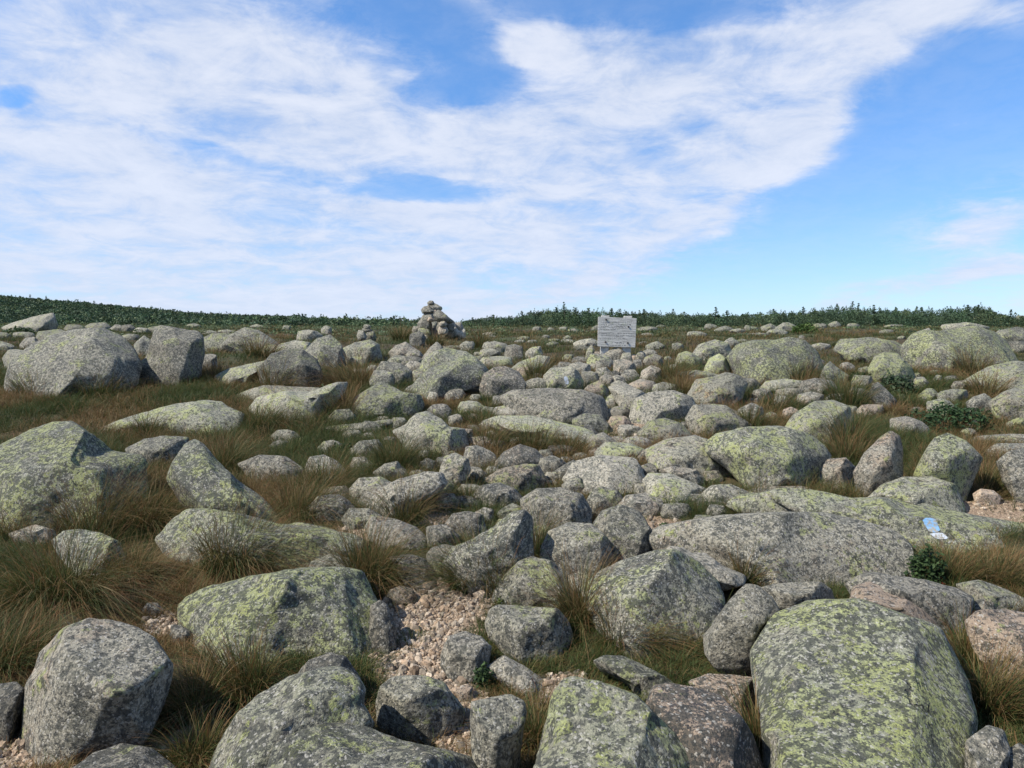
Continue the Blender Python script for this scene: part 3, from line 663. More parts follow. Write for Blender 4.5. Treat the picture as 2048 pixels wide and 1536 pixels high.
blob('yellow-green flat rock at the right edge below the broad boulder', 'l.9 k.1', 2010, 836, 2095, 858, 'f')
blob('pale boulder beyond the patched dome at the right edge', 'l.5 k.5', 1985, 654, 2075, 690)
blob('lower speckled boulder beyond the patched dome at the right edge', 'l.4 k.5', 2015, 682, 2085, 706)
blob('grey peaked stone behind the left end of the patched dome', 'l.1 k.2', 1835, 657, 1868, 680, 'p')
blob('long flat pale rock beyond the patched dome', 'l.4 k.3', 1880, 646, 1978, 664, 'f')
blob('white stone lying in a gap left of the patched dome', 'l.2 k.1', 1812, 712, 1835, 735)
blob('grey stone with white blotches behind the triangle boulder', 'l.05 k.3 p.2', 1680, 725, 1712, 745)
# --- middle belt, small
blob('pale rounded boulder, left one of two above the sheet of rock', 'l.3 k.3 p.3', 1010, 690, 1048, 724)
blob('pale tufted boulder, right one of two above the sheet of rock', 'l.3 k.3 p.2', 1050, 692, 1085, 722)
R_('long smooth yellowish slab left of the sign pile', 'l.6 k.05 p.3 n.8', '1012,745 1040,725 1075,712 1098,715 1095,735 1050,745')
blob('pinkish flat slab at the foot of the long yellowish slab', 'l.3 k.05 p.6', 1030, 733, 1070, 758, 'f')
blob('tan flat rock behind the round dark-peppered boulder', 'l.6 k.05 p.3', 955, 713, 1032, 738, 'f')
blob('pale flat stone in the belt right of the lichen pair, nearer', 'l.4 k.1 p.3', 960, 697, 1000, 716, 'f')
blob('pale flat stone in the belt right of the lichen pair, farther', 'l.3 k.1 p.2', 968, 684, 1018, 706, 'f')
blob('flat pale-topped boulder with a tuft, centre', 'l.5 k.05 t1.1 n1', 912, 800, 975, 828, 'f')
blob('dusky stone left of the flat pale-topped boulder', 'l0 k.4 p.3 t.8', 858, 806, 900, 838)
blob('white-grey stone left below the sharp-edged sheet', 'l.1 k.1 t1.1', 990, 812, 1048, 842)
blob('rubble stone left below the round dark-peppered boulder', 'l.1 k.4', 985, 790, 1010, 812)
blob('mossy grey stone behind the sign pile slab at left', 'l.3 k.3', 1047, 753, 1096, 785)
blob('small white stone with lichen below the lichen pair', 'l.3 k.1 t1.2', 855, 783, 876, 808, 'a')
blob('grey-pink mound of rock above the gravel hollow, centre left', 'l.1 k.3 p.4', 775, 686, 835, 720)
blob('brownish stone left of the grey cone-shaped one', 'l.1 k.3 p.2', 812, 700, 845, 720)
blob('dark low stone left of the lichen pair', 'l.1 k.3 t.8', 795, 713, 845, 732, 'f')
blob('low stone in the grass between the low grey boulder and the lichen pair', 'l.1 k.3 p.3', 810, 722, 845, 748)
blob('grey round stone beside the hump-backed boulder, right', 'l.1 k.2 p.3', 895, 830, 925, 852)
blob('tan stone with orange stain below the grass fringe, centre', 'l.1 k.1 p.5 o.2', 935, 872, 990, 898)
blob('low grey stone behind the row of centre stones', 'l.2 k.2 p.2', 872, 912, 900, 935)
blob('small pale stone lying on the gravel beside the smooth grey boulder', 'l0 k0 p.5 t1.4 e.5', 222, 1447, 280, 1482, 'a')
blob('pale flat stone at the very bottom left on the gravel', 'l0 k0 p.4 t1.3 e.5', 62, 1510, 112, 1540, 'f')
blob('small pinkish stone in the gravel right of the round boulder', 'l0 k.1 p.6 t.95', 912, 1370, 948, 1410, 'a')
blob('tiny tan stone in the gravel below the pinkish stone', 'l0 k0 p.7 t1.2', 912, 1452, 938, 1476, 'a')
blob('tiny orange-tan stone in the gravel by the tall narrow rock', 'l0 k0 p.6 o.4 t1.1', 905, 1478, 935, 1496, 'a')
blob('tiny bright stone tucked against the blue-grey egg-shaped one', 'l0 k0 p.8 t1.4', 882, 1336, 902, 1356, 'a')
blob('small dusky stone in the middle of the gravel path', 'l0 k.1 p.4 t.95', 800, 1255, 824, 1276, 'a')
blob('tiny orange stone beside the dusky one on the path', 'l0 k0 p.6 o.4 t1.2', 826, 1257, 842, 1270, 'a')
blob('round pebble-like stone left edge of the lower path', 'l0 k.1 p.6', 762, 1326, 790, 1352, 'a')
blob('tiny pale stone by the ball-shaped boulder', 'l0 k0 p.8 t1.3', 1306, 1098, 1322, 1112, 'a')
# --- stones heaped round the sign posts
HEAP = 'stones heaped round the sign posts'
def h_(label, par, x0, y0, x1, y1, kind='r'): blob(label, par, x0, y0, x1, y1, kind, name='heap_stone', cat='stone', group=HEAP)
def hp(label, par, P): return rock(label, par, P, name='heap_stone', cat='stone', group=HEAP)
hp('upright finger stone standing left of the sign', 'l.4 k.1 p.3 n0 d.8', '1171,720 1175,700 1184,690 1188,702 1187,718 1180,726')
h_('flat lichen slab under the left sign post', 'l.3 k.3 n.8', 1170, 706, 1224, 740, 'f')
h_('pale rounded stone between the two sign posts', 'l.2 k.2 p.3', 1210, 697, 1254, 726)
h_('big tan rounded stone in the middle of the heap', 'l.2 k.1 p.5', 1223, 719, 1271, 757)
h_('small light cube stone below the right sign post', 'l.4 k.1 t1.1', 1240, 705, 1266, 730, 'a')
h_('tan wedge stone right of the right sign post', 'l0 k.1 p.6', 1262, 708, 1273, 724, 'a')
h_('peppered dark stone below the tan wedge', 'l.1 k.5', 1266, 719, 1288, 742)
h_('grey rounded stone behind the right end of the heap', 'l.1 k.3', 1270, 703, 1292, 724)
h_('broad pinkish stone at the right end of the heap', 'l.2 k.2 p.4', 1288, 710, 1326, 738)
h_('oval stone at the left centre of the heap', 'l.2 k.3', 1187, 737, 1228, 762)
h_('angular striped stone at the right centre of the heap', 'l.15 k.3', 1239, 738, 1280, 768, 'a')
h_('tilted tan stone below the oval one', 'l.1 k.2 p.4', 1197, 750, 1230, 778)
h_('grey stone tucked below the big tan rounded one', 'l.1 k.2', 1223, 752, 1250, 772)
h_('pinkish oval stone at the lower right of the heap', 'l.1 k.2 p.4', 1276, 734, 1326, 774)
h_('smooth pear-shaped stone left of the tilted tan one', 'l.3 k.1', 1161, 743, 1200, 776)
h_('mottled orange-tan stone at the lower left of the heap', 'l.1 k.1 p.5 o.15', 1167, 764, 1218, 796)
h_('flat grey stone above the triangular slab', 'l.1 k.2', 1219, 763, 1260, 788)
h_('large tan rounded stone above the speckled oval boulder', 'l.15 k.1 p.5', 1252, 759, 1312, 792)
h_('greenish low stone right of the large tan one', 'l.4 k.1', 1305, 767, 1358, 792, 'f')
hp('triangular tilted slab pointing down to the cave hole', 'l.2 k.15 n.6 e.5', '1218,775 1250,768 1290,788 1293,802 1273,820 1256,824 1234,802')
h_('small greenish stone left of the triangular slab', 'l.3 k.2', 1209, 787, 1236, 822)
h_('smooth grey slab lying inside the cave hole', 'l0 k.1 t.9', 1208, 812, 1266, 838, 'f')
BLAZE_STONE = hp('greenish block with a pale paint mark, left foot of the heap', 'l.5 k.2 n.2 e.55', '1084,778 1090,752 1104,738 1140,735 1155,745 1165,765 1163,780 1120,784')
h_('peaked stone above the greenish marked block', 'l.2 k.2 p.2', 1094, 730, 1134, 762, 'p')
h_('flat stone leading up the left side of the heap', 'l.2 k.3', 1115, 722, 1148, 746)
h_('broad grey stone under the left sign slab', 'l.15 k.2', 1138, 725, 1182, 758)
h_('small pinkish stone at the upper left of the heap', 'l.1 k.3 p.3', 1143, 712, 1174, 734)
h_('small red-brown stone just left of the left sign post', 'l0 k.1 p.6 t.8', 1186, 703, 1203, 714, 'a')
h_('greenish tuft stone at the far left of the heap', 'l.6 k.2', 1125, 708, 1148, 724)
h_('small grey stone above the pinkish one at the right end', 'l.2 k.3', 1284, 700, 1312, 716)
h_('small dark stone filling the middle of the heap', 'l.05 k.4 t.7', 1218, 742, 1244, 762)
# --- the tall cairn on the horizon: its stones lie on one another
CG = 'stones of the tall cairn'
def c_(label, par_, x0, y0, x1, y1, kind='a', f=0):
    blob(label, re.sub(r't([.\d]+)', lambda m: 't%.2f' % (float(m.group(1))*1.08), par_ if 't' in par_ else par_+' t1.0')+' g678 s1 n.25 d1.3 e.6 f%.2f' % f, x0-1.5, y0-1, x1+1.5, y1+1.5, kind, name='cairn_stone', cat='stone', group=CG)
c_('small knob on the very top of the tall cairn', 'l0 k.3 p.2 t.8', 857, 602, 867, 610)
rock('rounded capstone of the tall cairn', 'l.2 k.2 p.2 g678 s1 n.25', '856,612 862,606 870,608 882,614 883,618 878,623 864,622 857,618', name='cairn_stone', cat='stone', group=CG)
c_('dark sloping slab below the cap, left side of the cairn', 'l.1 k.4 t.75', 843, 613, 866, 628, 'a', .05)
rock('largest sloping stone of the cairn, right shoulder', 'l.1 k.3 t.9 g678 s1 n.25', '868,630 876,621 884,624 895,634 907,642 903,646 885,645 872,641', name='cairn_stone', cat='stone', group=CG)
c_('light stone under the dark sloping slab', 'l.1 k.2 p.3', 846, 625, 872, 642, 'a')
c_('broad grey stone on the left flank of the cairn', 'l.1 k.3', 836, 633, 862, 660, 'a', -.05)
c_('rounded greenish stone in the middle of the cairn', 'l.4 k.2', 852, 641, 880, 662, 'r', -.1)
c_('tan bright stone on the right flank of the cairn', 'l.1 k.05 p.8 t1.2', 889, 642, 912, 662, 'a', -.05)
c_('grey-pink stone at the right edge of the cairn', 'l0 k.2 p.4', 908, 645, 926, 662, 'a')
c_('pale stone at the left foot of the cairn', 'l.1 k.2 p.3 t1.1', 824, 653, 842, 669, 'a', -.05)
c_('mossy stone low on the left of the cairn', 'l.5 k.1', 838, 655, 862, 672, 'r', -.15)
c_('pinkish stone low in the middle of the cairn', 'l0 k.2 p.5', 876, 651, 894, 670, 'a', -.12)
c_('tilted white slab low on the right of the cairn', 'l0 k.1 p.3 t1.15', 888, 655, 918, 675, 'f', -.2)
c_('round light stone at the right foot of the cairn', 'l.1 k.05 p.4 t1.25', 907, 657, 930, 678, 'r', -.2)
c_('small tan stone at the front foot of the cairn', 'l.1 k.1 p.5 t1.1', 843, 669, 858, 680, 'a', -.3)
c_('grey block at the base centre of the cairn', 'l.1 k.3', 858, 657, 882, 680, 'a', -.1)
c_('dark stone inside the left part of the cairn', 'l0 k.4 t.7', 850, 632, 880, 658, 'a', .35)
c_('dark stone inside the right part of the cairn', 'l0 k.4 t.7', 872, 636, 908, 664, 'a', .35)
c_('dark stone inside the base of the cairn', 'l0 k.4 t.7', 838, 652, 880, 680, 'a', .35)
c_('dark stone behind the lower right of the cairn', 'l0 k.4 t.7', 876, 655, 918, 682, 'a', .35)
c_('small pale chip wedged below the capstone', 'l0 k0 p.5 t1.2', 862, 619, 874, 628, 'a', -.1)
c_('small chip on the right slope of the cairn', 'l0 k.1 p.5', 880, 643, 892, 652, 'a', -.15)
c_('small reddish chip in the middle of the cairn', 'l0 k.1 p.7', 856, 634, 868, 643, 'a', -.15)
blob('dark tufted boulder left of the foot of the tall cairn', 'l.2 k.5 t.8', 818, 664, 850, 692)
# --- the small cairn left of it
SG = 'stones of the small cairn'
def s_(label, par, x0, y0, x1, y1, kind='a', f=0):
    blob(label, par+' g686 s1 n.2 f%.2f' % f, x0, y0, x1, y1, kind, name='cairn_stone', cat='stone', group=SG)
s_('topmost stone of the small cairn', 'l.3 k.2 p.2', 727, 649, 741, 658)
s_('second stone of the small cairn, flat and dark edged', 'l.3 k.3', 723, 656, 744, 664)
s_('tall main stone of the small cairn', 'l.4 k.4', 730, 660, 752, 686)
s_('left leaning stone of the small cairn', 'l.3 k.3 p.2', 714, 660, 733, 682)
# --- far heath with scattered pale stones
FG = 'pale stones scattered over the far heath'
def f_(label, x0, y0, x1, y1, kind='r', par='l.45 k.35 t.95'): blob(label, par, x0-1, y0+.18*(y1-y0), x1+1, y1, kind, group=FG)
f_('pale triangular stone just left of the sign board', 1182, 648, 1200, 664, 'p')
f_('long pale ledge right of the sign board', 1275, 651, 1312, 664, 'f')
f_('pale lump in heath right of the sign board', 1314, 649, 1332, 656)
f_('thin slanting pale rib right of the sign board', 1281, 664, 1306, 674, 'f')
f_('large pale oblong stone in heath right of the sign', 1292, 680, 1328, 700, 'r')
f_('small pale stone left of the oblong one in heath', 1279, 682, 1293, 690)
f_('pale round stone farther right of the oblong one', 1345, 684, 1366, 700)
f_('low pale humps at the scrub edge, left part', 1408, 645, 1432, 658, 'r')
f_('low pale humps at the scrub edge, middle part', 1428, 651, 1466, 664, 'f')
f_('low pale humps at the scrub edge, right part', 1462, 657, 1492, 665, 'f')
f_('long pale slanting rib in heath before the humps', 1372, 659, 1412, 674, 'f')
f_('upright pale stone left of the cracked outcrop', 1489, 648, 1500, 662, 'a')
f_('small pale stone touching the upright one', 1499, 652, 1514, 660)
f_('left half of the cracked pale outcrop', 1522, 645, 1556, 662, 'p')
f_('right half of the cracked pale outcrop', 1553, 641, 1600, 666, 'p')
f_('low foot of the cracked pale outcrop', 1530, 656, 1575, 670, 'f')
f_('thin pale ledge in heath under the cracked outcrop', 1495, 665, 1540, 672, 'f')
f_('pale stone before the largest far boulder', 1598, 670, 1612, 680)
f_('peaked far boulder with tuft left of the largest far boulder', 1446, 671, 1478, 697, 'p', 'l.3 k.3')
f_('pale far stone between the tufted peak and the largest boulder', 1474, 676, 1500, 690)
f_('twin pale far stones, left one by the scrub', 1630, 646, 1645, 656)
f_('twin pale far stones, right one by the scrub', 1640, 646, 1652, 657)
f_('grey far peak, left of two near the scrub', 1658, 640, 1680, 655, 'p')
f_('grey far peak, right of two near the scrub', 1676, 637, 1698, 654, 'p')
f_('low pale far rock right of the two grey peaks', 1694, 644, 1718, 656, 'f')
f_('flat white far rock by the bright green shrub', 1730, 641, 1756, 648, 'f')
f_('flat white far rock below the bright green shrub', 1772, 648, 1805, 655, 'f')
f_('pale far stone below the scrub, right side', 1856, 641, 1878, 652)
f_('pale far slab high in the scrub, left one', 1896, 637, 1920, 646, 'f')
f_('pale far slab high in the scrub, right one', 1932, 631, 1972, 642, 'f', 'l.7 k.2')
f_('white stone alone in the dark heath on the right', 1760, 657, 1784, 668)
f_('small white stone left of the patched dome', 1796, 671, 1810, 678)
f_('small grey far peak near the right edge', 2030, 628, 2060, 642, 'p')
f_('flat pink-grey stone in red grass right of the largest far boulder', 1615, 684, 1660, 700, 'f', 'l.2 k.2 p.2')
f_('round far stone at the scrub edge left of the sign, first', 1066, 652, 1082, 662)
f_('round far stone at the scrub edge left of the sign, second', 1120, 652, 1134, 662)
f_('low pale far stone left of the sign, flattest', 1135, 657, 1160, 664, 'f')
f_('grey far stone at the scrub edge left of the sign, by the dark spruce', 1096, 654, 1108, 662)
f_('pale stone row left of the sign, wide last one', 1145, 675, 1198, 694, 'f', 'l.3 k.15 t1.15')
f_('pale stone row left of the sign, second from the wide one', 1122, 676, 1150, 688)
f_('pale stone row left of the sign, small peaked one', 1126, 670, 1142, 680, 'p')
f_('pale stone row left of the sign, third from the wide one', 1098, 676, 1120, 684)
f_('pale stone below the row left of the sign', 1094, 682, 1116, 692)
f_('pale stone farther left below the row', 1055, 678, 1074, 687)
f_('small pale stone above the row left of the sign', 1086, 669, 1100, 676)
f_('flat pale stone between the wide one and the heap', 1150, 688, 1180, 702, 'f')
f_('flat pink slab in the heath right of the tall cairn', 966, 663, 990, 672, 'f', 'l.1 k.1 p.4')
f_('small light slab just below the pink one right of the cairn', 972, 670, 992, 676, 'f')
f_('two-part pale slab farther right of the cairn', 1036, 672, 1060, 680, 'f')
f_('light slab behind the two-part one', 1030, 679, 1048, 685, 'f')
f_('pale boulder in grass right of the cairn, left one', 920, 678, 948, 700)
f_('pale boulder in grass right of the cairn, right one', 965, 681, 990, 702, 'r', 'l.2 k.3')
f_('flat pale rock in the gap below the cairn', 884, 690, 930, 700, 'f')
f_('whitish stone on the left slope beside the lone scrub patch', 566, 649, 582, 660)
f_('speckled rock belt behind the upright boulder, left piece', 130, 646, 168, 664, 'a')
f_('speckled rock belt behind the upright boulder, pale middle piece', 172, 640, 222, 662, 'a')
f_('speckled rock belt behind the upright boulder, grey peak', 220, 644, 248, 666, 'p', 'l.2 k.2 t.9')
f_('speckled rock belt behind the upright boulder, dark piece', 242, 646, 272, 664, 'a', 'l.1 k.4 t.8')
f_('speckled rock belt behind the upright boulder, tilted plate', 268, 652, 296, 668, 'f', 'l.2 k.3')
f_('pale stones on the left slope, largest', 375, 645, 402, 656, 'f')
f_('pale stones on the left slope, upper small one', 416, 640, 432, 648)
f_('pale stones on the left slope, low right one', 500, 648, 524, 656, 'f')
f_('low pale rock above the domed boulder, left', 405, 660, 440, 670, 'f')
f_('low pale rock above the domed boulder, right', 436, 658, 472, 668, 'f')
f_('pale mound behind the two speckled boulders', 295, 650, 330, 668)
f_('pale flat rock in red grass near the upper left', 240, 665, 280, 680, 'f')
f_('pale rock at the left edge below the wedge slab', -20, 660, 22, 680)
f_('low pale rock at the left edge in heath', 25, 660, 70, 678, 'f')
f_('greyish low rock at the left edge lower down', -20, 680, 30, 702, 'f')
# --- packed rubble between the named rocks: nothing tells these apart
def FILL():
    rng = random.Random(21); k = 0
    while k < 135:
        px, py = (rng.uniform(700, 1960), rng.triangular(700, 880, 735)) if k < 50 else (rng.triangular(640, 1600, 1080), rng.triangular(740, 1240, 860))
        if 1160 < px < 1330 and py < 800: continue
        if gravel_w(np.array([px]), np.array([py]))[0] > .4: continue
        Y = at(px, py).y; w = rng.uniform(.14, .46)*F/Y; hh = w*rng.uniform(.42, .75)
        if any(abs(px-r[4]) < 0.36*(w)+np.median(r[6])*.85 and abs(py-r[5]) < np.median(r[6])*.62+.25*hh for r in ROCKS): continue
        blob('small grey stone among the packed rubble between larger boulders', 'l%.2f k%.2f p%.2f' % (rng.uniform(.05, .6), rng.uniform(.1, .5), rng.uniform(0, .5)),
             px-w/2, py-hh/2, px+w/2, py+hh/2, rng.choice('rfaaa'), name='stone', group='rubble stones between the boulders'); k += 1
FILL()


# ------------------------------------------------------------------ ground sheet
def to_px(x, Y, z):
    c, s = math.cos(PITCH), math.sin(PITCH); dz = z-CAMZ
    fw = Y*c-dz*s; up = dz*c+Y*s
    fw = np.where(fw < .05, .05, fw)
    return W/2+F*x/fw, H/2-F*up/fw
gy = np.r_[np.linspace(-9, 1, 30)[:-1], np.linspace(1, 12, 260)[:-1], np.exp(np.linspace(np.log(12), np.log(140), 210))[:-1], np.exp(np.linspace(np.log(140), np.log(2500), 26))]
tx = np.linspace(-1, 1, 401); gx = np.sign(tx)*(np.abs(tx)*9+np.abs(tx)**5*500+np.abs(tx)**12*1500)
GX, GY = np.meshgrid(gx, gy); GZ = groundZ(GX, GY)
nr, nc = GX.shape
idx = np.arange(nr*nc).reshape(nr, nc)
Fq = np.stack([idx[:-1, :-1], idx[:-1, 1:], idx[1:, 1:], idx[1:, :-1]], -1).reshape(-1, 4)
ppx, ppy = to_px(GX.ravel(), GY.ravel(), GZ.ravel())
gw = gravel_w(ppx, ppy)*(GY.ravel() > .8)
heath = sm(11, 16, GY.ravel())
gu = GX.ravel()/np.maximum(GY.ravel(), 1)
green = sm(30, 45, GY.ravel())*(.35+.65*sm(.05, -.1, gu))
mesh_g = mesh_obj('ground', np.stack([GX.ravel(), GY.ravel(), GZ.ravel()], 1), Fq, M_GROUND, True, colors=np.stack([gw, heath, green], 1))
tag(mesh_g, 'stony mountain slope of dark soil, gravel and heath', 'ground', kind='structure')

# ------------------------------------------------------------------ stones as obstacles for everything that grows
def make_bvh():
    V = []; Fs = []; n = 0
    dg = bpy.context.evaluated_depsgraph_get()
    for o in COL.objects:
        if o.type == 'MESH' and o.data.materials and o.data.materials[0] == M_ROCK:
            k = len(o.data.vertices); a = np.empty(k*3, np.float32); o.data.vertices.foreach_get('co', a)
            a = a.reshape(-1, 3)+np.array(o.location, np.float32)
            f = np.empty(len(o.data.polygons)*3, np.int32); o.data.loops.foreach_get('vertex_index', f)
            V.append(a); Fs.append(f.reshape(-1, 3)+n); n += k
    V = np.concatenate(V); Fs = np.concatenate(Fs)
    return BVHTree.FromPolygons(V.tolist(), Fs.tolist())
BVH = make_bvh()
def rock_top(x, y):
    """height of rock above the soil at this spot (0 on open soil)"""
    h = BVH.ray_cast(Vector((x, y, 12)), Vector((0, 0, -1)))
    if h[0] is None: return 0.0
    return max(0.0, h[0].z-float(groundZ(x, y)))

# ------------------------------------------------------------------ gravel
def pebbles():
    V0, F0 = ico(2); VV = []; FF = []; CC = []; n = 0
    rng = np.random.default_rng(5)
    cand = []
    for (a, b, rx, ry) in GRAVEL:
        m = int(rx*ry*(.62 if b > 1150 else .12))+10
        th = rng.uniform(0, 2*np.pi, m); r = np.sqrt(rng.uniform(0, 1, m))*1.12
        for i in range(m): cand.append((a+rx*r[i]*math.cos(th[i]), b+ry*r[i]*math.sin(th[i])))
    for (px, py) in cand:
        if py < 850: continue
        p = at(px, py)
        if rock_top(p.x, p.y) > .01: continue
        s = float(np.clip(rng.lognormal(math.log(.0050), .55), .003, .028))*(1+.25*(p.y > 4))
        q = rng.normal(size=(3, 3)); q, _ = np.linalg.qr(q)
        sc = s*rng.uniform(.7, 1.25, 3)
        v = V0*(1+.16*rng.normal(size=(len(V0), 1)))*sc @ q
        VV.append(v+np.array([p.x, p.y, p.z+s*.35])); FF.append(F0+n); n += len(V0)
        k = rng.uniform(); base = np.array([.42, .30, .20])*(1-k)+np.array([.52, .44, .34])*k
        CC.append(np.tile(base*rng.uniform(.28, 1.05), (len(V0), 1)))
    o = mesh_obj('gravel', np.concatenate(VV), np.concatenate(FF), M_GRAVEL, False, colors=np.concatenate(CC))
    tag(o, 'coarse pinkish granite gravel of the worn path', 'gravel', kind='stuff')
    print('pebbles', len(VV))
pebbles()

# ------------------------------------------------------------------ grass
C_DARK = np.array([.024, .040, .012]); C_GREEN = np.array([.056, .094, .026]); C_OLIVE = np.array([.115, .120, .036])
C_RUST = np.array([.26, .115, .045]); C_STRAW = np.array([.38, .28, .14]); C_BROWN = np.array([.060, .050, .022])
def blades(root, L, dirv, bend, width, rust, rng, segs=4):
    """many grass blades at once: root n x 3, L length, dirv n x 2 lean direction, bend 0..1+, rust 0..1"""
    n = len(root); t = np.linspace(0, 1, segs+1)
    tt = t[None, :]
    b = bend[:, None]
    hor = L[:, None]*(b*.85*tt**1.7+.12*tt)
    ver = L[:, None]*(tt*(1-.18*b)-.50*np.minimum(b, 1.5)*tt**2.6)
    P = np.zeros((n, segs+1, 3))
    P[..., 0] = root[:, 0, None]+dirv[:, 0, None]*hor; P[..., 1] = root[:, 1, None]+dirv[:, 1, None]*hor
    P[..., 2] = root[:, 2, None]+np.maximum(ver, -.02)
    wig = rng.normal(0, .035, (n, 1, 2))*L[:, None, None]
    P[..., :2] += wig*(tt[..., None]**2)*np.sin(tt*4)[..., None]
    a = rng.uniform(0, 2*np.pi, n); wd = np.stack([np.cos(a), np.sin(a), np.zeros(n)], 1)
    w = (width[:, None]*(1-.85*tt**1.5))[..., None]*wd[:, None, :]*.5
    V = np.stack([P-w, P+w], 2).reshape(-1, 3)
    k = (segs+1)*2; base = (np.arange(n)*k)[:, None]; s = np.arange(segs)[None, :]*2
    Fq = np.stack([base+s, base+s+1, base+s+3, base+s+2], -1).reshape(-1, 4)
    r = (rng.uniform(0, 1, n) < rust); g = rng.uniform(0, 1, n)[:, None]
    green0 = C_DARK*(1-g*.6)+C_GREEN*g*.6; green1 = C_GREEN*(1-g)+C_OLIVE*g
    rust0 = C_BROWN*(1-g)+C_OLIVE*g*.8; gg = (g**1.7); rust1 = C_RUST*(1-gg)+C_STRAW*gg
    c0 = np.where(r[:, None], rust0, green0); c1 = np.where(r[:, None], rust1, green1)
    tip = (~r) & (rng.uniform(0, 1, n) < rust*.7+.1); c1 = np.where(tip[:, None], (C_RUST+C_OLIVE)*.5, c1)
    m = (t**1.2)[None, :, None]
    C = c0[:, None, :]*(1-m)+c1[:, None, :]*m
    C = np.repeat(C[:, :, None, :], 2, 2).reshape(-1, 3)
    return V, Fq, C
def tuft_arrays(rng, n, rad, h, wind, rust, wid=.0030, spread=.75, segs=4):
    th = rng.uniform(0, 2*np.pi, n); r = rad*np.sqrt(rng.uniform(0, 1, n))
    ox, oy = np.cos(th)*r, np.sin(th)*r
    out = np.stack([np.cos(th), np.sin(th)], 1)*(r/rad)[:, None]*spread+rng.normal(0, .28, (n, 2))+np.array(wind)[None, :]
    mag = np.linalg.norm(out, axis=1)+1e-6
    L = h*rng.uniform(.45, 1.12, n)
    root = np.stack([ox, oy, np.full(n, -.01)], 1)
    return blades(root, L, out/mag[:, None], np.clip(mag*rng.uniform(.7, 1.25, n), .05, 1.6), wid*rng.uniform(.7, 1.3, n), rust, rng, segs)

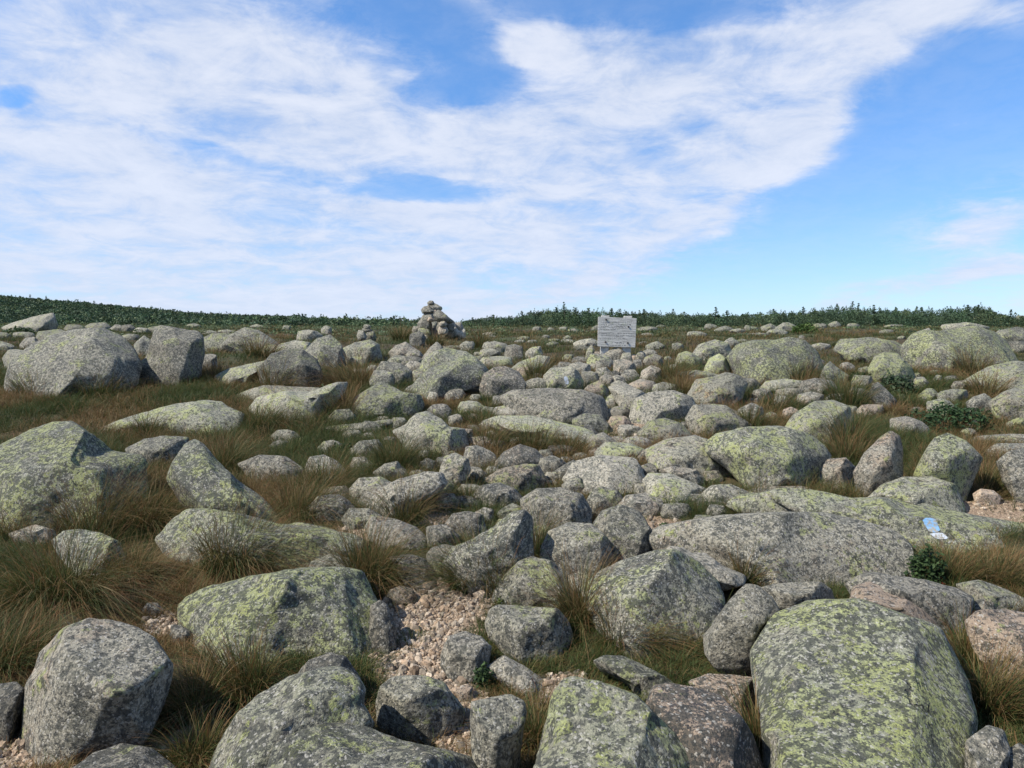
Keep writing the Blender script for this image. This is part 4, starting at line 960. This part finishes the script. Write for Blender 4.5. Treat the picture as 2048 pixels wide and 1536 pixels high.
# tussocks that stand out one by one: (label, px, py of the foot, height in photo pixels, radius px, wind, rust)
TUSS = [
 ('huge drooping green and straw tussock at the left edge', 95, 1225, 185, 120, (.25, -.75), .38),
 ('dark green tussock sweeping right above the bright lichen boulder', 480, 1135, 130, 85, (.45, -.35), .35),
 ('tall rust-tipped tussock above and right of the bright lichen boulder', 735, 1165, 125, 62, (.15, -.2), .45),
 ('spiky green tussock at the foot of the tilted pointed boulder', 945, 1175, 120, 50, (-.35, -.1), .25),
 ('green tussock left of the dome-shaped pale boulder', 1000, 1185, 95, 40, (.25, 0), .3),
 ('reddish tussock left of the black-and-white peppered boulder', 1165, 1245, 130, 42, (.1, -.1), .6),
 ('dark tussock in front of the peppered boulder', 1260, 1290, 85, 62, (.35, -.2), .4),
 ('wide dark tussock below the bright lichen boulder', 450, 1395, 110, 110, (-.35, -.45), .32),
 ('green and rust tussock under the smooth grey boulder right side', 370, 1440, 110, 60, (-.4, -.2), .5),
 ('dark green tussock at the bottom left below the wide one', 400, 1535, 95, 70, (.3, -.3), .35),
 ('green tussock at the far left above the dark corner boulder', 25, 1335, 105, 80, (.4, .1), .3),
 ('rusty tussock at the left edge behind the smooth boulder', 90, 1290, 75, 65, (.5, 0), .65),
 ('tussock between the tall narrow rock and the broad lichen-spotted one', 1065, 1490, 95, 36, (-.3, 0), .35),
 ('dark upright tussock between the pink rock and the huge slab', 1515, 1500, 130, 22, (0, .05), .35),
 ('long swept grass right of the huge lichen slab, nearer clump', 2000, 1425, 130, 60, (.4, -.2), .45),
 ('long swept grass right of the huge lichen slab, farther clump', 1950, 1330, 100, 42, (.35, -.2), .45),
 ('grass fringe under the long blaze slab, right end', 2020, 1165, 75, 75, (.45, -.1), .5),
 ('grass fringe under the long blaze slab, left end', 1910, 1155, 70, 60, (.4, 0), .45),
 ('thin line of grass in the cleft between the two long slabs', 1775, 1085, 28, 40, (.3, 0), .3),
 ('dark tuft sprouting behind the left end of the great smooth slab', 1500, 1042, 44, 42, (.1, 0), .35),
 ('wispy tall tuft in front of the great smooth slab', 1490, 1175, 95, 22, (.15, 0), .4),
 ('orange-tipped tussock in front of the large edge boulder', 200, 1060, 115, 80, (.2, 0), .5),
 ('olive tussock at the left edge under the large boulder', 30, 1070, 70, 60, (.3, 0), .45),
 ('rusty tussock left of the tall pointed boulder', 310, 1055, 95, 50, (.5, -.2), .6),
 ('tussock spilling right of the tall pointed boulder', 610, 1035, 100, 55, (.4, -.25), .45),
 ('long dark tussock along the upper slope of the pointed boulder', 455, 935, 75, 50, (.3, -.1), .4),
 ('rusty tussock left of the rounded boulder among tussocks', 270, 1160, 75, 60, (.35, -.2), .6),
 ('green bush-like tussock left of the hump-backed boulder', 790, 935, 85, 42, (.1, 0), .3),
 ('dark tussock in the centre-left hollow', 655, 985, 90, 50, (.2, -.1), .35),
 ('tussock in front of the ramp-shaped boulder', 810, 1040, 85, 45, (.05, 0), .5),
 ('grass fringe in front of the long low green back, left', 985, 895, 60, 40, (.25, 0), .35),
 ('grass fringe in front of the long low green back, middle', 1070, 900, 58, 48, (.15, 0), .3),
 ('grass fringe in front of the long low green back, right', 1140, 905, 45, 36, (.3, 0), .4),
 ('green tuft arching left of the flat speckled stone', 930, 1005, 55, 28, (-.4, 0), .35),
 ('dark tuft in the cleft behind the low tan-spotted boulder', 1075, 1110, 95, 26, (.15, 0), .35),
 ('spiky dark tuft on the right flank of the big rounded boulder', 1695, 895, 90, 32, (0, 0), .2),
 ('rust-brown grass beside the oval boulder', 1700, 925, 70, 45, (.1, 0), .6),
 ('spiky tuft on the slab left of the pillar stone', 1700, 1003, 45, 38, (.0, 0), .3),
 ('green swept grass right of the angular upright stone', 1985, 985, 75, 30, (.4, -.1), .25),
 ('dark tuft below the stone cluster on the right', 1500, 855, 55, 34, (.1, 0), .25),
 ('green tuft right of the speckled cluster stone', 1560, 820, 45, 40, (.2, 0), .25),
 ('spiky green tuft by the triangle boulder', 1695, 810, 75, 42, (.15, 0), .25),
 ('reddish spiky tuft in front of the patched dome', 1945, 750, 55, 34, (.05, 0), .6),
 ('rusty tuft below the patched dome', 1975, 790, 50, 36, (.1, 0), .65),
 ('dark tuft in front of the largest far boulder', 1600, 765, 50, 40, (.15, 0), .3),
 ('rusty tuft on the long flat pale boulder', 1735, 715, 38, 34, (0, 0), .6),
 ('dark tussock at the right end of the sign heap', 1345, 765, 55, 34, (.1, 0), .4),
 ('brown tussock behind the orange-stained boulder', 1365, 790, 45, 30, (.1, 0), .6),
 ('green tuft left of the sign heap', 1075, 760, 55, 28, (.2, 0), .3),
 ('dark tuft left of the flat pale-topped boulder', 880, 790, 48, 28, (0, 0), .45),
 ('dark tuft under the tall cairn', 870, 690, 30, 22, (.1, 0), .45),
 ('dark tuft right of the tall cairn', 960, 695, 42, 24, (.05, 0), .5),
 ('dark round tuft left of the tall cairn', 802, 682, 34, 20, (0, 0), .45),
 ('rusty tuft leaning over the pale slab with the black hole', 675, 830, 65, 42, (-.5, .1), .75),
 ('dark tussock left of the slab with the black hole', 525, 858, 60, 46, (.4, -.1), .3),
 ('green tuft on the long pale slab', 295, 872, 50, 28, (.1, 0), .3),
 ('dark grass mound hanging over the grass-streaming boulder', 555, 785, 65, 46, (.35, -.4), .5),
 ('rusty grass right of the grass-streaming boulder', 700, 775, 70, 48, (-.4, -.1), .65),
 ('rusty tussock at the foot of the upright squarish boulder', 405, 765, 50, 45, (-.5, -.2), .6),
 ('dark green tuft before the large speckled dark boulder', 75, 790, 60, 44, (.1, 0), .2),
 ('dark tussock before the gap between the two speckled boulders', 200, 790, 55, 44, (.2, 0), .3),
 ('brown tussock behind the rise, upper left of centre', 520, 715, 50, 34, (.3, -.1), .6),
]
TPOS = []
def tussocks():
    for i, (lab, px, py, hp_, rp, wind, rust) in enumerate(TUSS):
        rng = np.random.default_rng(100+i)
        p = at(px, py); sc = p.y/F
        n = int(np.clip(800*(rp/60)**1.0*(1.25 if p.y < 5 else .9), 260, 2000))
        wid = max(.0033, p.y*.00058)
        h = hp_*sc*1.4
        V, Fq, C = tuft_arrays(rng, n, rp*sc*.8, h, wind, rust, wid, segs=5 if p.y < 6 else 4)
        V = V+np.array([p.x, p.y, p.z])
        rx = V[:, 0].reshape(n, -1)[:, 0]; ry = V[:, 1].reshape(n, -1)[:, 0]
        k = V.reshape(n, -1, 3)
        k[..., 2] += (groundZ(rx, ry)-p.z)[:, None]
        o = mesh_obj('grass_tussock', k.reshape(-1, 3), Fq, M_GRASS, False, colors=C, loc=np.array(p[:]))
        tag(o, lab, 'grass tussock', 'grass tussocks between the boulders'); TPOS.append((p.x, p.y))
tussocks()

def grass_field():
    """all the other grass and sedge: nobody could count it"""
    rng = np.random.default_rng(77); VV = []; FF = []; CC = []; n0 = 0; nt_ = 0
    def zone(count, y0, y1, n, rad, h, segs, widk, p_keep):
        nonlocal n0, nt_
        k = 0
        for _ in range(count*6):
            if k >= count: break
            Y = math.exp(rng.uniform(math.log(y0), math.log(y1))); uu = rng.uniform(-.82, .82); x = uu*Y
            z = float(groundZ(x, Y)); px, py = to_px(np.array([x]), np.array([Y]), np.array([z])); px, py = float(px[0]), float(py[0])
            if gravel_w(np.array([px]), np.array([py]))[0] > .45 and rng.uniform() < .93: continue
            dens = noise.noise(Vector((x*.55, Y*.55, 3.3)))*.5+.5
            left = 1.0 if px < 760 else (.85 if px < 1420 else .9)
            if rng.uniform() > left*(.35+dens*.9): continue
            rt = rock_top(x, Y)
            if rt > .09: continue
            hh = h*rng.uniform(.55, 1.3)*(.6+dens*.7)
            # keep short right in front of a rock face so that the rock stays visible
            near = max(rock_top(x, Y+.12), rock_top(x, Y+.25))
            if near > .06: hh *= .85
            if near > .3: hh *= 1.1
            r = np.clip(noise.noise(Vector((x*.8, Y*.6, 9.1)))*1.8+.24, .04, .85)
            V, Fq, C = tuft_arrays(rng, n, rad*rng.uniform(.7, 1.4), hh, (rng.normal(.15, .25), rng.normal(-.1, .2)), r, widk*max(.0028, Y*.00052), .8, segs)
            m = len(V)//n; Vb = V.reshape(n, m, 3)+np.array([x, Y, 0.])
            Vb[..., 2] += groundZ(Vb[:, 0, 0], Vb[:, 0, 1])[:, None]
            VV.append(Vb.reshape(-1, 3)); FF.append(Fq+n0); CC.append(C); n0 += len(V); k += 1
        nt_ += k
    zone(1500, 2.0, 6.5, 125, .08, .12, 4, 1, 1)
    zone(4000, 5.5, 14, 70, .14, .25, 3, 1.0, 1)
    zone(3400, 13, 30, 34, .30, .23, 3, 1.1, 1)
    zone(2200, 28, 60, 24, .6, .20, 2, 1.3, 1)
    print('tufts', nt_, 'verts', n0)
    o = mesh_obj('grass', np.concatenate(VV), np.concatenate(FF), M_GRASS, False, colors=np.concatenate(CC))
    tag(o, 'green and rust coloured mountain grass growing between the stones', 'grass', kind='stuff')
    # short litter and sedge hugging the soil
    VV = []; FF = []; CC = []; n0 = 0
    N = 80000
    Y = np.exp(rng.uniform(math.log(2.0), math.log(13), N)); x = rng.uniform(-.82, .82, N)*Y; z = groundZ(x, Y)
    px, py = to_px(x, Y, z); gwt = gravel_w(px, py)
    keep = (gwt < .5) | (rng.uniform(0, 1, N) < .12); x, Y, z = x[keep], Y[keep], z[keep]
    keep = np.array([rock_top(a, b) < .02 for a, b in zip(x, Y)]); x, Y, z = x[keep], Y[keep], z[keep]
    n = len(x); a = rng.uniform(0, 2*np.pi, n)
    V, Fq, C = blades(np.stack([x, Y, z-.004], 1), rng.uniform(.03, .11, n)*(1+Y*.05), np.stack([np.cos(a), np.sin(a)], 1), rng.uniform(.4, 1.5, n), np.maximum(.0026, Y*.0006), .42, rng, 3)
    o = mesh_obj('short_sedge', V, Fq, M_GRASS, False, colors=C*.95)
    tag(o, 'short dead sedge and litter covering the soil', 'ground cover', kind='stuff')
    print('sedge', n)
grass_field()

# ------------------------------------------------------------------ leafy plants
def leaf_quads(rng, P, size, nrm_up, col0, col1, asp=.5):
    n = len(P); up = np.array([0, 0, 1.])
    nn = rng.normal(size=(n, 3))+up*nrm_up; nn /= np.linalg.norm(nn, axis=1)[:, None]
    t = np.cross(nn, rng.normal(size=(n, 3))); t /= np.linalg.norm(t, axis=1)[:, None]+1e-9; b = np.cross(nn, t)
    s = (size*rng.uniform(.6, 1.35, n))[:, None]
    V = np.stack([P-t*s, P+b*s*asp, P+t*s, P-b*s*asp], 1).reshape(-1, 3)
    Fq = np.arange(n*4).reshape(n, 4); g = (rng.uniform(0, 1, n)**1.3)[:, None]
    C = np.repeat(col0*(1-g)+col1*g, 4, 0)
    return V, Fq, C
def shrub(name, lab, px, py, wpx, hpx, size, c0, c1, n, cat, group, red=0, seed=0):
    rng = np.random.default_rng(300+seed); p = at(px, py); sc = p.y/F; w, h = wpx*sc*.5, hpx*sc
    q = rng.normal(size=(n, 3)); q /= np.linalg.norm(q, axis=1)[:, None]; q *= rng.uniform(.35, 1.0, n)[:, None]**.5
    lump = 1+.25*np.sin(q[:, 0]*7+seed)*np.cos(q[:, 1]*6)
    P = np.stack([p.x+q[:, 0]*w*lump, p.y+q[:, 1]*w*.8, p.z+np.abs(q[:, 2])*h*lump], 1)
    V, Fq, C = leaf_quads(rng, P, size, 1.2, np.array(c0), np.array(c1))
    if red:
        k = rng.choice(n, red, replace=False)
        for j in k: C[j*4:j*4+4] = (.35, .05, .04)
    o = mesh_obj(name, V, Fq, M_LEAF, False, colors=C, loc=np.array(p[:])); tag(o, lab, cat, group)
LG = 'low leafy shrubs among the boulders'
DG, MG = (.020, .042, .016), (.065, .105, .035)
shrub('leafy_shrub', 'dark green shrub with a few red leaves at the end of the great smooth slab', 1850, 1165, 75, 75, .017, DG, MG, 900, 'shrub', LG, 10, 1)
shrub('leafy_shrub', 'small dark green creeping plant beside the bluish grey egg-shaped stone', 965, 1375, 45, 50, .012, DG, MG, 260, 'shrub', LG, 0, 2)
shrub('leafy_shrub', 'wide dark green shrub patch below the small peaked yellow stone', 1900, 852, 170, 42, .03, DG, (.045, .085, .03), 1500, 'shrub', LG, 0, 3)
shrub('leafy_shrub', 'green shrub right of the smooth yellow-faced boulder, below it', 1790, 790, 90, 42, .035, DG, (.06, .085, .045), 900, 'shrub', LG, 0, 4)
shrub('leafy_shrub', 'dark green mat of leaves on the broad pale lichen boulder left side', 665, 812, 70, 42, .03, DG, (.05, .09, .03), 800, 'shrub', LG, 0, 5)
shrub('leafy_shrub', 'bright green low shrub beside the cracked pale outcrop', 1608, 664, 52, 16, .06, (.035, .07, .018), (.11, .16, .04), 600, 'shrub', LG, 0, 6)
shrub('leafy_shrub', 'bright green low shrub at the scrub edge, far right', 1782, 648, 60, 9, .06, (.035, .07, .018), (.12, .17, .04), 500, 'shrub', LG, 0, 7)
shrub('leafy_shrub', 'small leafy plant on the gravel by the great smooth slab', 1330, 1056, 26, 10, .012, DG, MG, 120, 'shrub', LG, 0, 8)
shrub('leafy_shrub', 'green shrub between the wedge-shaped far slab and the pale lichen boulder', 42, 668, 52, 14, .05, DG, (.06, .11, .035), 500, 'shrub', LG, 0, 9)
shrub('leafy_shrub', 'dark green plants between the triangle boulder and the yellow-faced one', 1715, 770, 60, 24, .035, DG, (.07, .09, .03), 500, 'shrub', LG, 0, 10)
shrub('leafy_shrub', 'small bright-leaved plant at the foot of the dome-shaped pale boulder', 1008, 1212, 34, 22, .016, (.05, .08, .02), (.14, .17, .05), 120, 'shrub', LG, 0, 11)
shrub('leafy_shrub', 'green leafy patch in the turf left of the cracked lichen rock', 690, 912, 60, 26, .022, DG, (.07, .10, .03), 420, 'shrub', LG, 0, 12)
shrub('leafy_shrub', 'dark green shrub left of the largest far boulder', 1468, 740, 42, 26, .035, DG, (.05, .09, .04), 420, 'shrub', LG, 0, 13)

# ------------------------------------------------------------------ dwarf spruce thicket along the crest
SKY_R = [(700, 650), (780, 652), (840, 650), (905, 648), (930, 640), (980, 634), (1030, 632), (1050, 625), (1080, 621), (1125, 614), (1160, 618), (1200, 621), (1300, 624),
         (1400, 627), (1450, 628), (1500, 625), (1600, 622), (1650, 618), (1700, 612), (1760, 617), (1850, 617), (1900, 613), (1940, 611), (1975, 615), (1993, 626), (2048, 632), (2200, 634)]
ND0, ND1, ND2 = np.array([.034, .062, .032]), np.array([.075, .120, .055]), np.array([.11, .15, .06])
def spray_cloud(rng, cx, cy, gz, r, top, n, size):
    """needle sprays of one dwarf bush, denser towards the outside, flattened like spruce boughs"""
    th = rng.uniform(0, 2*np.pi, n); f = rng.uniform(0, 1, n)**.55; zf = rng.uniform(0, 1, n)**.8
    rr = r*f*np.sqrt(np.maximum(1-(zf*.96)**2.2, .03))*(1+.3*np.sin(th*5+cx)+.18*np.sin(zf*19))
    P = np.stack([cx+np.cos(th)*rr, cy+np.sin(th)*rr, gz+zf*(top-gz)], 1)
    # a thin leader or two stick out of the cushion
    m = max(4, n//9); hl = (top-gz)*rng.uniform(.10, .38); s = rng.uniform(0, 1, m); lx, ly = rng.uniform(-.3, .3, 2)*r
    th = rng.uniform(0, 2*np.pi, m); rr = (1-s)*.16
    P = np.concatenate([P, np.stack([cx+lx+np.cos(th)*rr, cy+ly+np.sin(th)*rr, top-.1*(top-gz)+s*hl], 1)])
    k = rng.uniform(.55, 1.5); tint = np.array([1+rng.uniform(-.15, .25), 1, 1+rng.uniform(-.1, .3)])
    return leaf_quads(rng, P, size, .7, ND0*k, (ND1 if rng.uniform() < .6 else ND2)*k*tint, .34)
def thicket():
    rng = np.random.default_rng(42)
    VV, FF, CC, n0 = [], [], [], 0
    def put(a):
        nonlocal n0
        VV.append(a[0]); FF.append(a[1]+n0); CC.append(a[2]); n0 += len(a[0])
    sx_, sy_ = zip(*SKY_R)
    for i in range(1500):
        Y = rng.uniform(46, 62); px = rng.uniform(720, 2180); uu, rz = ray(px, np.interp(px, sx_, sy_))
        x = uu*Y; gz = float(groundZ(x, Y)); top = CAMZ+rz*Y
        if px < 925 and rng.uniform() < .55: continue
        hgt = max(.2, (top-gz))*(rng.uniform(.42, .92)+.16*noise.noise(Vector((x*.35, Y*.3, 2))))
        put(spray_cloud(rng, x, Y, gz-.05, rng.uniform(.5, 1.1), gz+hgt, int(120+110*hgt), .062))
    o = mesh_obj('spruce_thicket', np.concatenate(VV), np.concatenate(FF), M_NEEDLE, False, colors=np.concatenate(CC))
    tag(o, 'dense belt of dwarf spruce along the crest behind the sign', 'spruce thicket', kind='stuff')
    VV, FF, CC, n0 = [], [], [], 0
    for i in range(3600):
        Y = math.exp(rng.uniform(math.log(46), math.log(128))); px = rng.uniform(-160, 860); uu, _ = ray(px, 600)
        x = uu*Y; gz = float(groundZ(x, Y))
        edge = 40+sm(0, 700, px)*6
        if Y < edge+rng.uniform(0, 24): continue
        h = rng.uniform(.22, .62)*(1+(rng.uniform() < .06)*.5)
        put(spray_cloud(rng, x, Y, gz-.08, rng.uniform(.5, 1.2), gz+h, 52, .085+Y*.0009))
    o = mesh_obj('hillside_scrub', np.concatenate(VV), np.concatenate(FF), M_NEEDLE, False, colors=np.concatenate(CC))
    tag(o, 'low green scrub covering the hillside on the left', 'scrub', kind='stuff')
    # low green growth in the heath
    VV, FF, CC, n0 = [], [], [], 0
    for i in range(1500):
        Y = rng.uniform(24, 46); uu = rng.uniform(-.8, .85)
        x = uu*Y
        if noise.noise(Vector((x*.12, Y*.2, 5))) < (.0 if uu > .1 else -.1): continue
        if rock_top(x, Y) > .02: continue
        gz = float(groundZ(x, Y))
        a = spray_cloud(rng, x, Y, gz-.03, rng.uniform(.25, .7), gz+rng.uniform(.06, .16), 26, .055); k = rng.uniform()
        put((a[0], a[1], a[2]*(1+.3*k)+np.array([.02, .008, .0])*(1-k)*2))
    o = mesh_obj('heath', np.concatenate(VV), np.concatenate(FF), M_NEEDLE, False, colors=np.concatenate(CC))
    tag(o, 'low dark heath plants between the far pale stones', 'heath', kind='stuff')
thicket()

def spruce(lab, px, ytop, Y, hgt, lean=0, seed=0):
    """one wind-bitten spruce: trunk and a crown of layered boughs"""
    rng = np.random.default_rng(900+seed); ux, rz = ray(px, ytop); x = ux*Y; top = CAMZ+rz*Y; gz = float(groundZ(x, Y)); 
    e = bpy.data.objects.new('spruce_tree', None); COL.objects.link(e); e.location = (x, Y, gz)
    e.empty_display_size = .2
    tag(e, lab, 'spruce tree', 'spruces sticking out of the thicket')
    h = top-gz
    k = 7; zz = np.linspace(0, 1, 6); V = []
    for z in zz:
        for a in range(k):
            th = 2*math.pi*a/k; r = .045*(1-z*.9)
            V.append((x+lean*z*z*h+math.cos(th)*r, Y+math.sin(th)*r, gz-.1+z*(h+.08)))
    Fq = [[i*k+a, i*k+(a+1) % k, (i+1)*k+(a+1) % k, (i+1)*k+a] for i in range(5) for a in range(k)]
    mesh_obj('trunk', V, Fq, M_BARK, True, parent=e, loc=np.array([x, Y, gz]))
    VV, FF, CC, n0 = [], [], [], 0
    z = top-h*.96; lev = 0
    while z < top-.03:
        f = (top-z)/hgt; R = min(.55, .06+.42*f)*rng.uniform(.75, 1.15); nb = rng.integers(5, 8)
        for b in range(nb):
            th = rng.uniform(0, 2*np.pi); L = R*rng.uniform(.6, 1.15); m = max(4, int(L*26)); s = rng.uniform(.05, 1, m)
            zf = (z-gz)/h
            P = np.stack([x+lean*zf*zf*h+np.cos(th)*s*L, Y+np.sin(th)*s*L, z+s*L*rng.uniform(-.12, .28)+rng.normal(0, .012, m)], 1)
            a = leaf_quads(rng, P, .062, 1.4, ND0, ND1); VV.append(a[0]); FF.append(a[1]+n0); CC.append(a[2]); n0 += len(a[0])
        z += rng.uniform(.07, .12)
    mesh_obj('crown', np.concatenate(VV), np.concatenate(FF), M_NEEDLE, False, parent=e, colors=np.concatenate(CC), loc=np.array([x, Y, gz]))
SPR = [('tallest pointed spruce left of the sign, on the crest', 1130, 604, 1.5), ('twin-topped spruce just right of the tallest pointed one', 1150, 613, 1.1),
 ('spruce with a thin leader farther left of the sign', 1112, 613, 1.0), ('small spruce above the left corner of the sign board', 1178, 614, 1.0),
 ('little spruce right above the middle of the sign board', 1222, 617, 1.0), ('spruce above the right half of the sign board', 1240, 616, .9),
 ('spruce right of the sign board on the skyline', 1290, 617, 1.0), ('narrow spruce tip standing over the even belt right of the sign', 1345, 618, .9),
 ('spruce above the twin far rocks right of the sign', 1432, 614, 1.1), ('small spruce left of the cracked pale outcrop', 1455, 620, .8),
 ('spruce above the cracked pale outcrop', 1545, 618, 1.0), ('slim spruce right of the cracked pale outcrop', 1607, 612, 1.1),
 ('spruce left of the highest clump on the right', 1676, 607, 1.2), ('highest spruce of the right-hand clump', 1703, 602, 1.5),
 ('second spruce of the right-hand clump, beside the highest', 1717, 605, 1.3), ('spruce leaning at the right end of the right-hand clump', 1750, 609, 1.2),
 ('spruce between the two right-hand clumps', 1790, 614, 1.0), ('spruce on the low saddle above the patched dome', 1843, 613, 1.0),
 ('spruce crowning the far right clump', 1938, 608, 1.3), ('spruce at the right shoulder of the far right clump', 1955, 610, 1.1),
 ('lone small spruce near the right edge of the picture', 2022, 619, 1.0), ('spruce in the scrub above the pale boulders left of the sign', 1045, 622, .9),
 ('spruce on the rising edge right of the tall cairn', 985, 629, .8), ('spruce tip just right of the tall cairn', 945, 634, .7)]
for i, (lab, px, yt, hg) in enumerate(SPR):
    spruce(lab, px, yt, 48+(i*7 % 5)*1.1, hg, lean=.05*((i*5 % 3)-1), seed=i)
SPL = [('small dark spruce highest on the left hillside skyline', 60, 588), ('small spruce on the left skyline above the wedge-shaped far slab', 92, 592),
       ('bent little spruce on the left skyline, standing clear', 188, 601), ('dark bushy spruce on the left skyline, right of the bent one', 200, 606),
       ('small spruce on the left skyline above the upright boulder', 275, 617), ('little spruce where the left skyline flattens', 497, 633),
       ('little spruce left of the small cairn on the skyline', 602, 635), ('little spruce nearest the small cairn on the skyline', 648, 637)]
for i, (lab, px, yt) in enumerate(SPL): spruce(lab, px, yt, 100 if px < 300 else 84, .9, seed=50+i)

# ------------------------------------------------------------------ sign board on two posts
def sign():
    Y = 15.3
    def wp(px, py, y=Y):
        a, b = ray(px, py); return np.array([a*y, y, CAMZ+b*y])
    base = wp(1234, 714); gz = float(groundZ(base[0], Y))
    e = bpy.data.objects.new('trail_sign', None); COL.objects.link(e); e.location = (base[0], Y, gz); e.empty_display_size = .3
    tag(e, 'weathered grey wooden trail sign on two short posts, standing in the stone heap', 'sign')
    L = np.array(e.location)
    def prism(name, quad, y0, y1, mat, bev=.004, parent=e):
        """four picture corners at depth y0, thickened to y1"""
        bm = bmesh.new(); fr = [bm.verts.new(wp(px, py, y0)-L) for px, py in quad]
        bk = [bm.verts.new(wp(px, py, y0)+np.array([0, y1-y0, 0])-L) for px, py in quad]
        bm.faces.new(fr); bm.faces.new(bk[::-1])
        for i in range(4): bm.faces.new([fr[(i+1) % 4], fr[i], bk[i], bk[(i+1) % 4]])
        bmesh.ops.recalc_face_normals(bm, faces=bm.faces)
        bmesh.ops.bevel(bm, geom=bm.edges, offset=bev, segments=2, affect='EDGES')
        me = bpy.data.meshes.new(name); bm.to_mesh(me); bm.free(); me.materials.append(mat)
        o = bpy.data.objects.new(name, me); COL.objects.link(o); o.parent = parent; return o
    yb = Y-.06
    prism('board', [(1196.5, 633.5), (1273.5, 636.5), (1270.5, 695.0), (1195.5, 693.0)], yb, yb+.045, M_WOOD)
    a = prism('post', [(1203.5, 630.5), (1219, 631), (1217, 722), (1200.5, 722)], Y-.012, Y+.09, M_WOOD, .006)
    b = prism('post', [(1248.5, 632), (1264.5, 631.5), (1261, 722), (1244.5, 722)], Y-.012, Y+.09, M_WOOD, .006)
    # bolts
    for (px, py) in ((1212.5, 639.5), (1257, 653.5), (1211, 684.0), (1255.5, 686)):
        bm = bmesh.new(); c = wp(px, py, yb)-L
        bmesh.ops.create_cone(bm, cap_ends=True, segments=12, radius1=.021, radius2=.018, depth=.02)
        bmesh.ops.rotate(bm, verts=bm.verts, matrix=__import__('mathutils').Matrix.Rotation(math.pi/2, 3, 'X'))
        bmesh.ops.translate(bm, verts=bm.verts, vec=Vector(c)-Vector((0, .008, 0)))
        me = bpy.data.meshes.new('bolt'); bm.to_mesh(me); bm.free(); me.materials.append(M_BOLT)
        o = bpy.data.objects.new('bolt', me); COL.objects.link(o); o.parent = e
    # routed writing, worn past reading: rows of short cuts
    rng = random.Random(3); V = []; Fc = []
    rows = [(644.5, 1202, 1262), (649.5, 1202, 1261), (654.0, 1202, 1252), (658.5, 1200, 1239),
            (667.0, 1203, 1268), (671.5, 1201, 1268), (677.0, 1199, 1250), (685.5, 1219, 1248), (691, 1217, 1251)]
    for (py, x0, x1) in rows:
        x = x0
        while x < x1:
            for s in range(rng.choice((1, 2, 2, 3))):
                sx0 = x+rng.uniform(0, 1.0); sy0 = py+rng.uniform(-1.6, .4); ang = rng.choice((0, 90, 90, 60, 120))+rng.uniform(-12, 12)
                ln = rng.uniform(.8, 1.9); ca, sa = math.cos(math.radians(ang)), math.sin(math.radians(ang)); hw = .30
                q = [(sx0-sa*hw, sy0+ca*hw), (sx0+ca*ln-sa*hw, sy0+sa*ln+ca*hw), (sx0+ca*ln+sa*hw, sy0+sa*ln-ca*hw), (sx0+sa*hw, sy0-ca*hw)]
                k = len(V)
                for (qx, qy) in q: V.append(wp(qx, qy, yb-.0015))
                Fc.append([k, k+1, k+2, k+3])
            x += rng.choice((1.7, 1.9, 2.1, 3.6))
    mesh_obj('lettering', V, Fc, M_CARVE, False, parent=e, loc=L)
sign()

# ------------------------------------------------------------------ trail paint on two rocks
def paint(rockobj, quad, mat, label, nu=14, nv=26):
    a = np.empty(len(rockobj.data.vertices)*3, np.float32); rockobj.data.vertices.foreach_get('co', a)
    f = np.empty(len(rockobj.data.polygons)*3, np.int32); rockobj.data.loops.foreach_get('vertex_index', f)
    V0 = a.reshape(-1, 3)+np.array(rockobj.location); T = BVHTree.FromPolygons(V0.tolist(), f.reshape(-1, 3).tolist())
    q = [np.array(p, float) for p in quad]; V = []; ok = True
    for j in range(nv+1):
        for i in range(nu+1):
            s, t = i/nu, j/nv
            # rounded ends, wavering brush edge
            ss = .5+(s-.5)*(1-.55*max(0, abs(t-.5)*2-.78)/.22)*(1+.05*math.sin(t*5))
            p = (q[0]*(1-ss)+q[1]*ss)*(1-t)+(q[3]*(1-ss)+q[2]*ss)*t
            rx, rz = ray(*p); d = Vector((rx, 1, rz)).normalized()
            hit = T.ray_cast(Vector((0, 0, CAMZ)), d)
            if hit[0] is None: ok = False; V.append(V[-1] if V else np.array([0, 0, 0.])); continue
            n = hit[1] if hit[1].dot(d) < 0 else -hit[1]
            V.append(np.array(hit[0]+n*.004))
    Fc = [[j*(nu+1)+i, j*(nu+1)+i+1, (j+1)*(nu+1)+i+1, (j+1)*(nu+1)+i] for j in range(nv) for i in range(nu)]
    o = mesh_obj('paint_blaze', V, Fc, mat, True, parent=rockobj, loc=np.array(rockobj.location)); o['label'] = label
    print('paint ok', ok)
paint(SLAB_BLAZE, [(1843, 1037), (1868, 1036), (1882, 1064), (1858, 1066)], M_BLUE, 'blue painted upper half of the trail blaze')
paint(SLAB_BLAZE, [(1858, 1067), (1882, 1065), (1899, 1078), (1875, 1080)], M_PALE, 'worn whitish lower half of the trail blaze')
paint(BLAZE_STONE, [(1127, 753), (1135, 753), (1138, 768), (1131, 769)], M_PALE, 'worn pale trail blaze')
print('objects', len(COL.objects))
